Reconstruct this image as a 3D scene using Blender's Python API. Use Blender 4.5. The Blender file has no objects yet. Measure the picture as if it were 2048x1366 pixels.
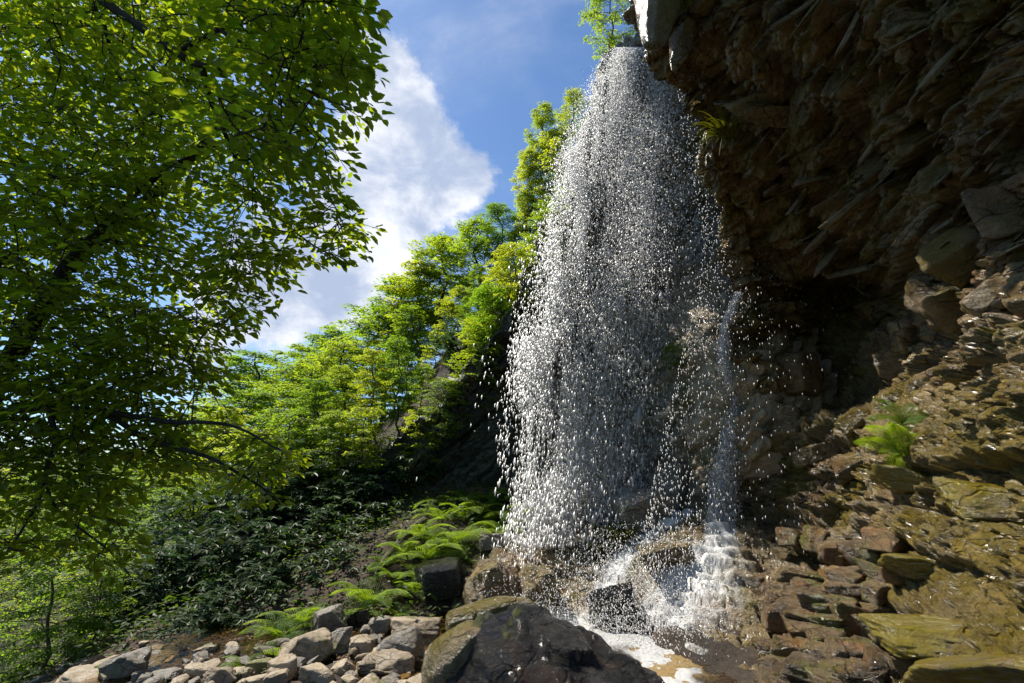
import bpy, math
import numpy as np
from mathutils import Matrix, Vector

SC = bpy.context.scene
COL = SC.collection
R = math.radians
rng = np.random.default_rng(11)

# ------------------------------------------------------------------ camera
PITCH = R(14.5)
FPX = 967.0                      # focal length in photograph pixels (2048 wide)
CAMP = np.array([0.0, 0.0, 1.6])
cam = bpy.data.cameras.new("camera")
cam.sensor_width = 36.0
cam.lens = 36.0 * FPX / 2048.0
cam.clip_start = 0.05
cam.clip_end = 12000
camo = bpy.data.objects.new("camera", cam)
COL.objects.link(camo)
camo.location = CAMP
camo.rotation_euler = (R(90) + PITCH, 0, 0)
SC.camera = camo

# ------------------------------------------------------------------ sun, sky, exposure
SUN = np.array([-0.45, 0.33, 0.83]); SUN /= np.linalg.norm(SUN)
sl = bpy.data.lights.new("sun", 'SUN')
sl.energy = 5.0
sl.angle = R(0.53)
sl.color = (1.0, 0.94, 0.84)
so = bpy.data.objects.new("sun", sl)
COL.objects.link(so)
so.rotation_euler = Vector(SUN).to_track_quat('Z', 'Y').to_euler()
SC.view_settings.view_transform = 'Standard'
SC.view_settings.look = 'None'
SC.view_settings.exposure = 0.6
SC.view_settings.gamma = 1.0
SC.view_settings.use_curve_mapping = False
cy = SC.cycles
cy.max_bounces = 9
cy.diffuse_bounces = 5
cy.glossy_bounces = 2
cy.transmission_bounces = 6
cy.transparent_max_bounces = 40
cy.sample_clamp_indirect = 4.0
cy.caustics_reflective = False
cy.caustics_refractive = False


def ray(px, py):
    px = np.asarray(px, float); py = np.asarray(py, float)
    dx = (px - 1024.0) / FPX
    dy = (683.0 - py) / FPX
    c, s = math.cos(PITCH), math.sin(PITCH)
    return np.stack([dx, c - dy * s, s + dy * c], -1)


def P(px, py, d):
    """point at camera depth d on the ray through a photograph pixel"""
    return CAMP + ray(px, py) * np.asarray(d, float)[..., None]


def project(pts):
    v = np.asarray(pts) - CAMP
    c, s = math.cos(PITCH), math.sin(PITCH)
    f = v[..., 1] * c + v[..., 2] * s
    u = -v[..., 1] * s + v[..., 2] * c
    f2 = np.where(f > 0.05, f, 0.05)
    return 1024 + FPX * v[..., 0] / f2, 683 - FPX * u / f2, f


# ------------------------------------------------------------------ node helpers
class NT:
    def __init__(self, tree):
        self.t = tree
        tree.nodes.clear()

    def n(self, typ, **kw):
        nd = self.t.nodes.new(typ)
        for k, v in kw.items():
            if k.startswith('i_'):
                nd.inputs[k[2:].replace('_', ' ')].default_value = v
            else:
                setattr(nd, k, v)
        return nd

    def l(self, a, b):
        self.t.links.new(a, b)

    def val(self, x, sock):
        if isinstance(x, (int, float, tuple, list)):
            sock.default_value = x
        else:
            self.l(x, sock)

    def math(self, op, a, b=None, c=None, clamp=False):
        nd = self.n('ShaderNodeMath', operation=op, use_clamp=clamp)
        self.val(a, nd.inputs[0])
        if b is not None: self.val(b, nd.inputs[1])
        if c is not None: self.val(c, nd.inputs[2])
        return nd.outputs[0]

    def smooth(self, x, a, b, lo=0.0, hi=1.0):
        nd = self.n('ShaderNodeMapRange', interpolation_type='SMOOTHSTEP')
        self.val(x, nd.inputs[0])
        nd.inputs[1].default_value = a; nd.inputs[2].default_value = b
        nd.inputs[3].default_value = lo; nd.inputs[4].default_value = hi
        return nd.outputs[0]

    def noise(self, vec, scale, detail=4, rough=0.55, dist=0.0, scalevec=None, offset=None):
        if scalevec is not None or offset is not None:
            mp = self.n('ShaderNodeMapping')
            self.l(vec, mp.inputs[0])
            if scalevec is not None: mp.inputs['Scale'].default_value = scalevec
            if offset is not None: mp.inputs['Location'].default_value = offset
            vec = mp.outputs[0]
        nd = self.n('ShaderNodeTexNoise')
        self.l(vec, nd.inputs['Vector'])
        nd.inputs['Scale'].default_value = scale
        nd.inputs['Detail'].default_value = detail
        nd.inputs['Roughness'].default_value = rough
        nd.inputs['Distortion'].default_value = dist
        return nd.outputs[0]

    def ramp(self, x, stops):
        nd = self.n('ShaderNodeValToRGB')
        cr = nd.color_ramp
        while len(cr.elements) < len(stops):
            cr.elements.new(0.5)
        for e, (p, c) in zip(cr.elements, stops):
            e.position = p
            e.color = (c[0], c[1], c[2], 1)
        self.l(x, nd.inputs[0])
        return nd.outputs[0]

    def mix(self, f, a, b, mode='MIX'):
        nd = self.n('ShaderNodeMix', data_type='RGBA', blend_type=mode)
        self.val(f, nd.inputs[0])
        self.val((*a, 1) if isinstance(a, tuple) and len(a) == 3 else a, nd.inputs[6])
        self.val((*b, 1) if isinstance(b, tuple) and len(b) == 3 else b, nd.inputs[7])
        return nd.outputs[2]


# ------------------------------------------------------------------ world: sky with clouds
W = bpy.data.worlds.new("World")
SC.world = W
W.use_nodes = True
w = NT(W.node_tree)
sky = w.n('ShaderNodeTexSky', sky_type='NISHITA')
sky.sun_disc = False
sky.sun_elevation = math.asin(SUN[2])
sky.sun_rotation = math.atan2(SUN[0], SUN[1])
sky.altitude = 300
sky.air_density = 1.0
sky.dust_density = 0.6
sky.ozone_density = 2.0
tc = w.n('ShaderNodeTexCoord')
dirv = tc.outputs['Generated']
cov = None
for (px, py, sz, wt) in [(850, 350, 0.14, 0.30), (760, 290, 0.13, 0.22), (790, 455, 0.12, 0.26), (950, 360, 0.09, 0.22),
                         (700, 580, 0.13, 0.26), (570, 600, 0.13, 0.24), (850, 160, 0.07, 0.17), (750, 100, 0.08, 0.13),
                         (380, 560, 0.25, 0.10), (150, 700, 0.30, 0.12),
                         (1130, 280, 0.20, -0.16), (930, 90, 0.13, -0.10), (700, 690, 0.06, -0.12), (870, 470, 0.05, -0.12)]:
    dv = ray(px, py); dv = dv / np.linalg.norm(dv)
    vm = w.n('ShaderNodeVectorMath', operation='DISTANCE')
    w.l(dirv, vm.inputs[0]); vm.inputs[1].default_value = tuple(dv)
    g = w.smooth(vm.outputs['Value'], 0.0, sz * 1.7, wt, 0.0)
    cov = g if cov is None else w.math('ADD', cov, g)
n1 = w.noise(dirv, 4.4, 10, 0.63, 0.15, scalevec=(1, 1, 1.5), offset=(3.1, 0.4, 1.7))
dens = w.math('ADD', n1, cov)
mask = w.smooth(dens, 0.63, 0.77)
thin = w.smooth(w.noise(dirv, 2.0, 6, 0.6, 0.6, scalevec=(1.0, 2.2, 1.2), offset=(1.0, 0, 0)), 0.45, 0.8, 0.0, 0.35)
mask = w.math('MAXIMUM', mask, thin)
shade = w.smooth(w.noise(dirv, 6.5, 7, 0.6, 0.2, scalevec=(1, 1, 1.5), offset=(3.12, 0.4, 1.86)), 0.38, 0.66)
ccol = w.mix(shade, (3.6, 4.3, 5.8), (7.6, 7.8, 8.3))
skyc = w.mix(1.0, sky.outputs[0], (0.80, 1.0, 1.18), 'MULTIPLY')
fin = w.mix(mask, skyc, ccol)
bg = w.n('ShaderNodeBackground')
w.l(fin, bg.inputs[0]); bg.inputs[1].default_value = 0.09
wo = w.n('ShaderNodeOutputWorld')
w.l(bg.outputs[0], wo.inputs[0])


# ------------------------------------------------------------------ numpy noise
def _hash(ix, iy, iz, seed=0):
    h = (ix.astype(np.int64) * 374761393 + iy.astype(np.int64) * 668265263 + iz.astype(np.int64) * 2147483647 + seed * 974634777)
    h = (h ^ (h >> 13)) * 1274126177
    h = h ^ (h >> 16)
    return (h & 0xFFFFFF).astype(np.float32) / 0xFFFFFF


def vnoise(p, seed=0):
    f = np.floor(p)
    i = f.astype(np.int64)
    t = (p - f).astype(np.float32)
    t = t * t * t * (t * (t * 6 - 15) + 10)
    x, y, z = i[..., 0], i[..., 1], i[..., 2]
    tx, ty, tz = t[..., 0], t[..., 1], t[..., 2]
    out = 0
    for a in (0, 1):
        wx = tx if a else 1 - tx
        for b in (0, 1):
            wy = ty if b else 1 - ty
            for c in (0, 1):
                wz = tz if c else 1 - tz
                out = out + _hash(x + a, y + b, z + c, seed) * wx * wy * wz
    return out * 2 - 1


def fbm(p, octaves=4, seed=0, gain=0.5):
    p = np.asarray(p, np.float64)
    a, s, out = 1.0, 1.0, 0
    tot = 0
    for o in range(octaves):
        out = out + a * vnoise(p * s + 17.3 * o, seed + o)
        tot += a
        a *= gain; s *= 2.03
    return out / tot


# ------------------------------------------------------------------ mesh helpers
def mesh_from(name, verts, faces_quads=None, faces_tris=None, smooth=True, attrs=None, polys=None):
    me = bpy.data.meshes.new(name)
    verts = np.asarray(verts, np.float32)
    loops, starts, totals = [], [], []
    n = 0
    for arr, k in ((faces_quads, 4), (faces_tris, 3)):
        if arr is not None and len(arr):
            arr = np.asarray(arr, np.int32)
            loops.append(arr.ravel())
            starts.append(n + np.arange(len(arr), dtype=np.int32) * k)
            totals.append(np.full(len(arr), k, np.int32))
            n += arr.size
    loops = np.concatenate(loops); starts = np.concatenate(starts); totals = np.concatenate(totals)
    me.vertices.add(len(verts)); me.vertices.foreach_set('co', verts.ravel())
    me.loops.add(len(loops)); me.loops.foreach_set('vertex_index', loops)
    me.polygons.add(len(starts)); me.polygons.foreach_set('loop_start', starts)
    me.polygons.foreach_set('loop_total', totals)
    me.polygons.foreach_set('use_smooth', np.full(len(starts), smooth))
    if attrs:
        for k, v in attrs.items():
            at = me.attributes.new(k, 'FLOAT', 'POINT')
            at.data.foreach_set('value', np.asarray(v, np.float32))
    me.update()
    me.validate()
    return me


def obj(name, me, mat=None, parent=None, loc=None):
    o = bpy.data.objects.new(name, me)
    COL.objects.link(o)
    if mat is not None and me is not None and len(me.materials) == 0:
        me.materials.append(mat)
    if loc is not None: o.location = loc
    if parent is not None: o.parent = parent
    return o


def tag(o, label=None, cat=None, group=None, kind=None):
    if label: o['label'] = label
    if cat: o['category'] = cat
    if group: o['group'] = group
    if kind: o['kind'] = kind
    return o


def empty(name, loc=(0, 0, 0)):
    o = bpy.data.objects.new(name, None)
    o.empty_display_size = 0.1
    COL.objects.link(o)
    o.location = loc
    return o


def copy_tree(o, parent=None):
    c = o.copy()
    COL.objects.link(c)
    c.parent = parent
    for ch in [x for x in KIDS.get(o.name, [])]:
        cc = copy_tree(ch, c)
    return c


KIDS = {}


def kid(parent, o):
    o.parent = parent
    KIDS.setdefault(parent.name, []).append(o)
    return o


def grid_quads(nr, nc):
    i = np.arange(nr - 1)[:, None] * nc + np.arange(nc - 1)[None, :]
    return np.stack([i, i + 1, i + 1 + nc, i + nc], -1).reshape(-1, 4)


def catmull(ctrl, t):
    """ctrl (n, ...) sampled at parameters t in [0, n-1]"""
    n = len(ctrl)
    i = np.clip(np.floor(t).astype(int), 0, n - 2)
    f = (t - i).reshape((-1,) + (1,) * (ctrl.ndim - 1))
    ext = np.concatenate([2 * ctrl[:1] - ctrl[1:2], ctrl, 2 * ctrl[-1:] - ctrl[-2:-1]], 0)
    p0, p1, p2, p3 = ext[i], ext[i + 1], ext[i + 2], ext[i + 3]
    return 0.5 * (2 * p1 + (p2 - p0) * f + (2 * p0 - 5 * p1 + 4 * p2 - p3) * f * f + (3 * p1 - p0 - 3 * p2 + p3) * f ** 3)


def surf(ctrl, nr, nc):
    """bicubic surface through a control grid (R, C, 3)"""
    a = catmull(ctrl, np.linspace(0, ctrl.shape[0] - 1, nr))
    b = catmull(np.swapaxes(a, 0, 1), np.linspace(0, ctrl.shape[1] - 1, nc))
    return np.swapaxes(b, 0, 1)


def grid_normals(g):
    du = np.gradient(g, axis=1)
    dv = np.gradient(g, axis=0)
    n = np.cross(du, dv)
    return n / np.maximum(np.linalg.norm(n, axis=-1, keepdims=True), 1e-9)


def tube(pts, radii, sides=6):
    pts = np.asarray(pts, float)
    n = len(pts)
    t = np.gradient(pts, axis=0)
    t /= np.maximum(np.linalg.norm(t, axis=1, keepdims=True), 1e-9)
    ref = np.where(np.abs(t[:, 2:3]) > 0.9, np.array([[1.0, 0, 0]]), np.array([[0, 0, 1.0]]))
    a = np.cross(t, ref); a /= np.maximum(np.linalg.norm(a, axis=1, keepdims=True), 1e-9)
    b = np.cross(t, a)
    th = np.linspace(0, 2 * np.pi, sides, endpoint=False)
    ring = a[:, None] * np.cos(th)[None, :, None] + b[:, None] * np.sin(th)[None, :, None]
    v = (pts[:, None] + ring * np.asarray(radii)[:, None, None]).reshape(-1, 3)
    i = np.arange(n - 1)[:, None] * sides
    j = np.arange(sides)[None, :]
    k = (j + 1) % sides
    q = np.stack([i + j, i + k, i + sides + k, i + sides + j], -1).reshape(-1, 4)
    return v, q


class Acc:
    def __init__(self):
        self.v, self.q, self.n = [], [], 0

    def add(self, vq):
        v, q = vq
        self.v.append(v); self.q.append(q + self.n); self.n += len(v)

    def mesh(self, name, smooth=True):
        return mesh_from(name, np.concatenate(self.v), np.concatenate(self.q), smooth=smooth)


def unit(v):
    return v / np.maximum(np.linalg.norm(v, axis=-1, keepdims=True), 1e-9)


def leaf_geo(pos, ax, nrm, L, Wd, fine=True):
    """leaf blades from arrays: base position, axis, normal, length, width"""
    ax = unit(ax)
    side = unit(np.cross(nrm, ax))
    nn = np.cross(ax, side)
    L = L[:, None]; Wd = Wd[:, None]
    n = len(pos)
    rnd = rng.random(n)
    if fine:
        v = np.stack([pos,
                      pos + ax * L * 0.28 + side * Wd * 0.42 + nn * Wd * 0.13,
                      pos + ax * L * 0.66 + side * Wd * 0.40 + nn * Wd * 0.09 - nn * L * 0.03,
                      pos + ax * L - nn * L * 0.13,
                      pos + ax * L * 0.66 - side * Wd * 0.40 + nn * Wd * 0.09 - nn * L * 0.03,
                      pos + ax * L * 0.28 - side * Wd * 0.42 + nn * Wd * 0.13], 1)
        b = np.arange(n)[:, None] * 6
        q = np.concatenate([b + np.array([[0, 1, 2, 3]]), b + np.array([[0, 3, 4, 5]])])
        return v.reshape(-1, 3), q, np.repeat(rnd, 6)
    v = np.stack([pos,
                  pos + ax * L * 0.45 + side * Wd * 0.5 + nn * Wd * 0.1,
                  pos + ax * L - nn * L * 0.12,
                  pos + ax * L * 0.45 - side * Wd * 0.5 + nn * Wd * 0.1], 1)
    b = np.arange(n)[:, None] * 4
    q = b + np.array([[0, 1, 2, 3]])
    return v.reshape(-1, 3), q, np.repeat(rnd, 4)


# ------------------------------------------------------------------ materials
def new_mat(name):
    m = bpy.data.materials.new(name)
    m.use_nodes = True
    return m, NT(m.node_tree)


def rock_mat(name, dark, mid, light, moss=0.0, mosscol=(0.10, 0.10, 0.012), rough=(0.12, 0.5), strata=1.0, bump=0.8, scale=1.0, painted_shade=None,
             tint=None, mossnoise=1.1, rust=0.0, tan=None):
    m, t = new_mat(name)
    geo = t.n('ShaderNodeNewGeometry')
    pos = geo.outputs['Position']
    big = t.noise(pos, 0.9 * scale, 5, 0.62, 0.4)
    fine = t.noise(pos, 9 * scale, 6, 0.66)
    st = t.noise(pos, 1.0 * scale, 6, 0.7, 0.3, scalevec=(1.3, 1.3, 9.0))
    grit = t.noise(pos, 42 * scale, 6, 0.75)
    # joints: thin irregular cracks
    wv = t.n('ShaderNodeTexNoise'); t.l(pos, wv.inputs['Vector']); wv.inputs['Scale'].default_value = 2.2 * scale; wv.inputs['Detail'].default_value = 4
    av = t.n('ShaderNodeVectorMath', operation='MULTIPLY_ADD'); t.l(wv.outputs['Color'], av.inputs[0]); av.inputs[1].default_value = (0.35 / scale,) * 3; t.l(pos, av.inputs[2])
    mpv = t.n('ShaderNodeMapping'); t.l(av.outputs[0], mpv.inputs[0]); mpv.inputs['Scale'].default_value = (1, 1, 2.1); mpv.inputs['Rotation'].default_value = (0.12, -0.1, 0.3)
    vo = t.n('ShaderNodeTexVoronoi', feature='DISTANCE_TO_EDGE'); t.l(mpv.outputs[0], vo.inputs['Vector']); vo.inputs['Scale'].default_value = 2.6 * scale
    crk = t.smooth(vo.outputs['Distance'], 0.0, 0.05, 0.0, 1.0)
    crk = t.math('MAXIMUM', crk, t.smooth(t.noise(pos, 1.3 * scale, 3, 0.6, offset=(1, 5, 9)), 0.42, 0.58))
    x = t.math('ADD', t.math('MULTIPLY', big, 0.42), t.math('ADD', t.math('MULTIPLY', fine, 0.26), t.math('ADD', t.math('MULTIPLY', st, 0.26 * strata), t.math('MULTIPLY', grit, 0.16))))
    c = t.ramp(x, [(0.40 if strata > 0.5 else 0.34, dark), (0.52 if strata > 0.5 else 0.43, mid), (0.66 if strata > 0.5 else 0.58, light)])
    c = t.mix(1.0, c, t.mix(crk, (0.35, 0.33, 0.30), (1.0, 1.0, 1.0)), 'MULTIPLY')
    if rust:
        rm = t.smooth(t.noise(pos, 1.7 * scale, 4, 0.6, 0.5, offset=(4, 9, 2)), 0.50, 0.68, 0.0, rust)
        c = t.mix(rm, c, (0.20, 0.085, 0.02))
    if tint is not None:
        gm = t.smooth(t.noise(pos, 2.3 * scale, 3, 0.6, 0.2, offset=(7, 2, 5)), 0.52, 0.66, 0.0, 0.7)
        c = t.mix(gm, c, tint)
    if tan is not None:
        ta = t.n('ShaderNodeAttribute', attribute_name='tan')
        c = t.mix(ta.outputs['Fac'], c, t.ramp(x, [(0.38, tan[0]), (0.52, tan[1]), (0.68, tan[2])]))
    if painted_shade is not None:
        la = t.n('ShaderNodeAttribute', attribute_name='painted_shade')
        c = t.mix(la.outputs['Fac'], c, t.ramp(x, [(0.40, painted_shade[0]), (0.66, painted_shade[1])]))  # masked part of the face takes dark tones, shade painted into its colour
    if moss:
        mm = t.smooth(t.noise(pos, mossnoise * scale, 5, 0.62, 0.6, offset=(11, 3, 8)), 0.62 - 0.35 * moss, 0.72 - 0.25 * moss, 0, 0.9)
        mv = t.mix(fine, (mosscol[0] * 0.45, mosscol[1] * 0.45, mosscol[2]), (mosscol[0] * 1.5, mosscol[1] * 1.5, mosscol[2]))
        c = t.mix(mm, c, mv)
    bs = t.n('ShaderNodeBsdfPrincipled')
    t.l(c, bs.inputs['Base Color'])
    rr = t.smooth(t.noise(pos, 3.5 * scale, 4, 0.6, offset=(2, 7, 1)), 0.35, 0.65, rough[0], rough[1])
    t.l(rr, bs.inputs['Roughness'])
    bs.inputs['Specular IOR Level'].default_value = 0.5
    h = t.math('ADD', t.math('MULTIPLY', fine, 0.9), t.math('ADD', t.math('MULTIPLY', grit, 0.42), t.math('MULTIPLY', st, 0.9 * strata)))
    h = t.math('ADD', h, t.math('MULTIPLY', crk, 0.5))
    bp = t.n('ShaderNodeBump')
    bp.inputs['Strength'].default_value = bump
    bp.inputs['Distance'].default_value = 0.085 / scale
    t.l(h, bp.inputs['Height']); t.l(bp.outputs[0], bs.inputs['Normal'])
    out = t.n('ShaderNodeOutputMaterial')
    t.l(bs.outputs[0], out.inputs[0])
    return m


def leaf_mat(name, base_a, base_b, tr_a, tr_b, trans=0.5, gloss=0.35, vary=False):
    m, t = new_mat(name)
    at = t.n('ShaderNodeAttribute', attribute_name='rnd')
    oi = t.n('ShaderNodeObjectInfo')
    r = t.math('FRACT', t.math('ADD', at.outputs['Fac'], t.math('MULTIPLY', oi.outputs['Random'], 0.25)))
    bs = t.n('ShaderNodeBsdfPrincipled')
    vv = t.math('MULTIPLY_ADD', oi.outputs['Random'], 0.36, 0.64)
    vc = t.n('ShaderNodeCombineColor'); t.l(t.math('MULTIPLY', vv, vv), vc.inputs[0]); t.l(vv, vc.inputs[1]); t.l(vv, vc.inputs[2])
    if not vary: vc.inputs[0].default_value = 1; [t.t.links.remove(l) for l in list(t.t.links) if l.to_node == vc]; vc.inputs[0].default_value = vc.inputs[1].default_value = vc.inputs[2].default_value = 1.0
    t.l(t.mix(1.0, t.mix(r, base_a, base_b), vc.outputs[0], 'MULTIPLY'), bs.inputs['Base Color'])
    bs.inputs['Roughness'].default_value = gloss
    bs.inputs['Specular IOR Level'].default_value = 0.4
    tr = t.n('ShaderNodeBsdfTranslucent')
    t.l(t.mix(1.0, t.mix(r, tr_a, tr_b), vc.outputs[0], 'MULTIPLY'), tr.inputs['Color'])
    mx = t.n('ShaderNodeMixShader')
    mx.inputs[0].default_value = trans
    t.l(bs.outputs[0], mx.inputs[1]); t.l(tr.outputs[0], mx.inputs[2])
    out = t.n('ShaderNodeOutputMaterial')
    t.l(mx.outputs[0], out.inputs[0])
    return m


def bark_mat(name, a, b):
    m, t = new_mat(name)
    tcn = t.n('ShaderNodeTexCoord')
    pos = tcn.outputs['Object']
    n = t.noise(pos, 5, 6, 0.65, 0.3, scalevec=(3, 3, 0.7))
    bs = t.n('ShaderNodeBsdfPrincipled')
    t.l(t.ramp(n, [(0.35, a), (0.7, b)]), bs.inputs['Base Color'])
    bs.inputs['Roughness'].default_value = 0.85
    bp = t.n('ShaderNodeBump'); bp.inputs['Strength'].default_value = 0.6; bp.inputs['Distance'].default_value = 0.02
    t.l(n, bp.inputs['Height']); t.l(bp.outputs[0], bs.inputs['Normal'])
    out = t.n('ShaderNodeOutputMaterial'); t.l(bs.outputs[0], out.inputs[0])
    return m


M = {}
M['cliff'] = rock_mat('wet cliff rock', (0.030, 0.022, 0.012), (0.145, 0.098, 0.044), (0.33, 0.245, 0.13), moss=0.42,
                      mosscol=(0.125, 0.090, 0.010), rough=(0.05, 0.34), rust=0.45, tan=((0.018, 0.012, 0.004), (0.085, 0.060, 0.011), (0.25, 0.175, 0.04)))
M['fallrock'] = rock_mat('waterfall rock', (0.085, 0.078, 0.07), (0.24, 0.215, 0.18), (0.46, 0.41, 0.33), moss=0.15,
                         rough=(0.18, 0.55), tint=(0.20, 0.21, 0.215), rust=0.2, tan=((0.19, 0.14, 0.085), (0.38, 0.29, 0.185), (0.56, 0.45, 0.31)), painted_shade=((0.022, 0.024, 0.020), (0.09, 0.10, 0.085)))
M['ledge'] = rock_mat('wet amber ledge rock', (0.045, 0.035, 0.018), (0.14, 0.105, 0.05), (0.30, 0.22, 0.11), moss=0.35,
                      mosscol=(0.13, 0.10, 0.012), rough=(0.08, 0.35), rust=0.5)
M['boulder'] = rock_mat('dark wet boulder', (0.007, 0.007, 0.007), (0.018, 0.016, 0.014), (0.045, 0.036, 0.024), moss=0.02,
                        rough=(0.05, 0.15), strata=0.15, bump=1.0, scale=1.5, rust=0.12)
M['block'] = rock_mat('rust brown block', (0.022, 0.014, 0.007), (0.085, 0.052, 0.020), (0.20, 0.135, 0.055), moss=0.25,
                      mosscol=(0.09, 0.085, 0.012), rough=(0.10, 0.4), rust=0.6, scale=1.5)
M['stone'] = rock_mat('dry tan stone', (0.16, 0.12, 0.075), (0.32, 0.25, 0.165), (0.50, 0.41, 0.29), moss=0.10,
                      rough=(0.45, 0.85), strata=0.6, bump=0.45, scale=2.0)
M['stone_grey'] = rock_mat('grey stone', (0.08, 0.068, 0.052), (0.18, 0.155, 0.12), (0.34, 0.29, 0.225), moss=0.2,
                           rough=(0.35, 0.8), strata=0.6, bump=0.5, scale=2.0)
M['wall'] = rock_mat('olive wet wall rock', (0.028, 0.022, 0.010), (0.085, 0.066, 0.026), (0.18, 0.14, 0.06), moss=0.75,
                     mosscol=(0.15, 0.115, 0.008), rough=(0.06, 0.32), rust=0.4, strata=0.8, bump=0.6, mossnoise=2.0)
M['flake'] = rock_mat('rock flake', (0.05, 0.04, 0.025), (0.15, 0.115, 0.068), (0.32, 0.25, 0.16), moss=0.15,
                      rough=(0.12, 0.4), scale=1.3, rust=0.3)


def soil_mat():
    m, t = new_mat('forest soil')
    geo = t.n('ShaderNodeNewGeometry')
    pos = geo.outputs['Position']
    a = t.noise(pos, 0.8, 6, 0.65, 0.4)
    b = t.noise(pos, 16, 5, 0.7)
    c = t.ramp(t.math('ADD', t.math('MULTIPLY', a, 0.5), t.math('MULTIPLY', b, 0.5)),
               [(0.36, (0.012, 0.008, 0.005)), (0.52, (0.042, 0.027, 0.015)), (0.68, (0.11, 0.072, 0.04))])
    g = t.smooth(t.noise(pos, 0.55, 4, 0.6, offset=(5, 1, 3)), 0.48, 0.62, 0, 0.75)
    sp = t.n('ShaderNodeSeparateXYZ'); t.l(pos, sp.inputs[0])
    g = t.math('MULTIPLY', g, t.smooth(sp.outputs[1], 7.6, 8.6))
    c = t.mix(g, c, t.mix(b, (0.02, 0.035, 0.006), (0.06, 0.085, 0.014)))
    ln = t.n('ShaderNodeVectorMath', operation='LENGTH'); t.l(pos, ln.inputs[0])
    wood = t.noise(pos, 0.12, 8, 0.75, 0.3)
    c = t.mix(t.smooth(ln.outputs['Value'], 18, 40), c, t.mix(wood, (0.02, 0.045, 0.008), (0.09, 0.13, 0.02)))
    bs = t.n('ShaderNodeBsdfPrincipled')
    t.l(c, bs.inputs['Base Color']); bs.inputs['Roughness'].default_value = 0.9
    bp = t.n('ShaderNodeBump'); bp.inputs['Strength'].default_value = 0.8; bp.inputs['Distance'].default_value = 0.05
    t.l(b, bp.inputs['Height']); t.l(bp.outputs[0], bs.inputs['Normal'])
    out = t.n('ShaderNodeOutputMaterial'); t.l(bs.outputs[0], out.inputs[0])
    return m


M['soil'] = soil_mat()


def water_mat(name, col, alpha_scale, lo, hi, vec=(1, 1, 0.25), amax=0.95):
    """white running water: streaks that cover or leave the rock bare"""
    m, t = new_mat(name)
    geo = t.n('ShaderNodeNewGeometry')
    at = t.n('ShaderNodeAttribute', attribute_name='cover')
    uv = t.n('ShaderNodeAttribute', attribute_name='flow', attribute_type='GEOMETRY')
    pos = geo.outputs['Position']
    s = t.noise(pos, alpha_scale, 5, 0.68, 0.5, scalevec=vec)
    f = t.noise(pos, alpha_scale * 6, 3, 0.7, 0.2, scalevec=vec)
    x = t.math('ADD', t.math('ADD', t.math('MULTIPLY', s, 0.6), t.math('MULTIPLY', f, 0.4)), at.outputs['Fac'])
    a = t.smooth(x, lo, hi, 0, amax)
    bs = t.n('ShaderNodeBsdfPrincipled')
    bs.inputs['Base Color'].default_value = (*col, 1)
    bs.inputs['Roughness'].default_value = 0.35
    tr = t.n('ShaderNodeBsdfTranslucent'); tr.inputs['Color'].default_value = (*col, 1)
    mx = t.n('ShaderNodeMixShader'); mx.inputs[0].default_value = 0.35
    t.l(bs.outputs[0], mx.inputs[1]); t.l(tr.outputs[0], mx.inputs[2])
    tp = t.n('ShaderNodeBsdfTransparent')
    m2 = t.n('ShaderNodeMixShader')
    t.l(a, m2.inputs[0]); t.l(tp.outputs[0], m2.inputs[1]); t.l(mx.outputs[0], m2.inputs[2])
    bp = t.n('ShaderNodeBump'); bp.inputs['Strength'].default_value = 0.5; bp.inputs['Distance'].default_value = 0.05
    t.l(f, bp.inputs['Height']); t.l(bp.outputs[0], bs.inputs['Normal'])
    out = t.n('ShaderNodeOutputMaterial'); t.l(m2.outputs[0], out.inputs[0])
    return m


M['whitewater'] = water_mat('white water', (0.84, 0.84, 0.82), 3.4, 0.60, 1.06)


def drop_mat():
    m, t = new_mat('falling drops')
    df = t.n('ShaderNodeBsdfDiffuse'); df.inputs['Color'].default_value = (0.95, 0.95, 0.95, 1)
    gl = t.n('ShaderNodeBsdfGlossy'); gl.inputs['Color'].default_value = (0.97, 0.97, 0.97, 1); gl.inputs['Roughness'].default_value = 0.42
    tr = t.n('ShaderNodeBsdfTranslucent'); tr.inputs['Color'].default_value = (0.97, 0.96, 0.95, 1)
    m0 = t.n('ShaderNodeMixShader'); m0.inputs[0].default_value = 0.55
    t.l(df.outputs[0], m0.inputs[1]); t.l(gl.outputs[0], m0.inputs[2])
    mx = t.n('ShaderNodeMixShader'); mx.inputs[0].default_value = 0.55
    t.l(m0.outputs[0], mx.inputs[1]); t.l(tr.outputs[0], mx.inputs[2])
    tp = t.n('ShaderNodeBsdfTransparent')
    m2 = t.n('ShaderNodeMixShader'); m2.inputs[0].default_value = 0.74
    t.l(tp.outputs[0], m2.inputs[1]); t.l(mx.outputs[0], m2.inputs[2])
    out = t.n('ShaderNodeOutputMaterial'); t.l(m2.outputs[0], out.inputs[0])
    return m


M['drops'] = drop_mat()


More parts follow.
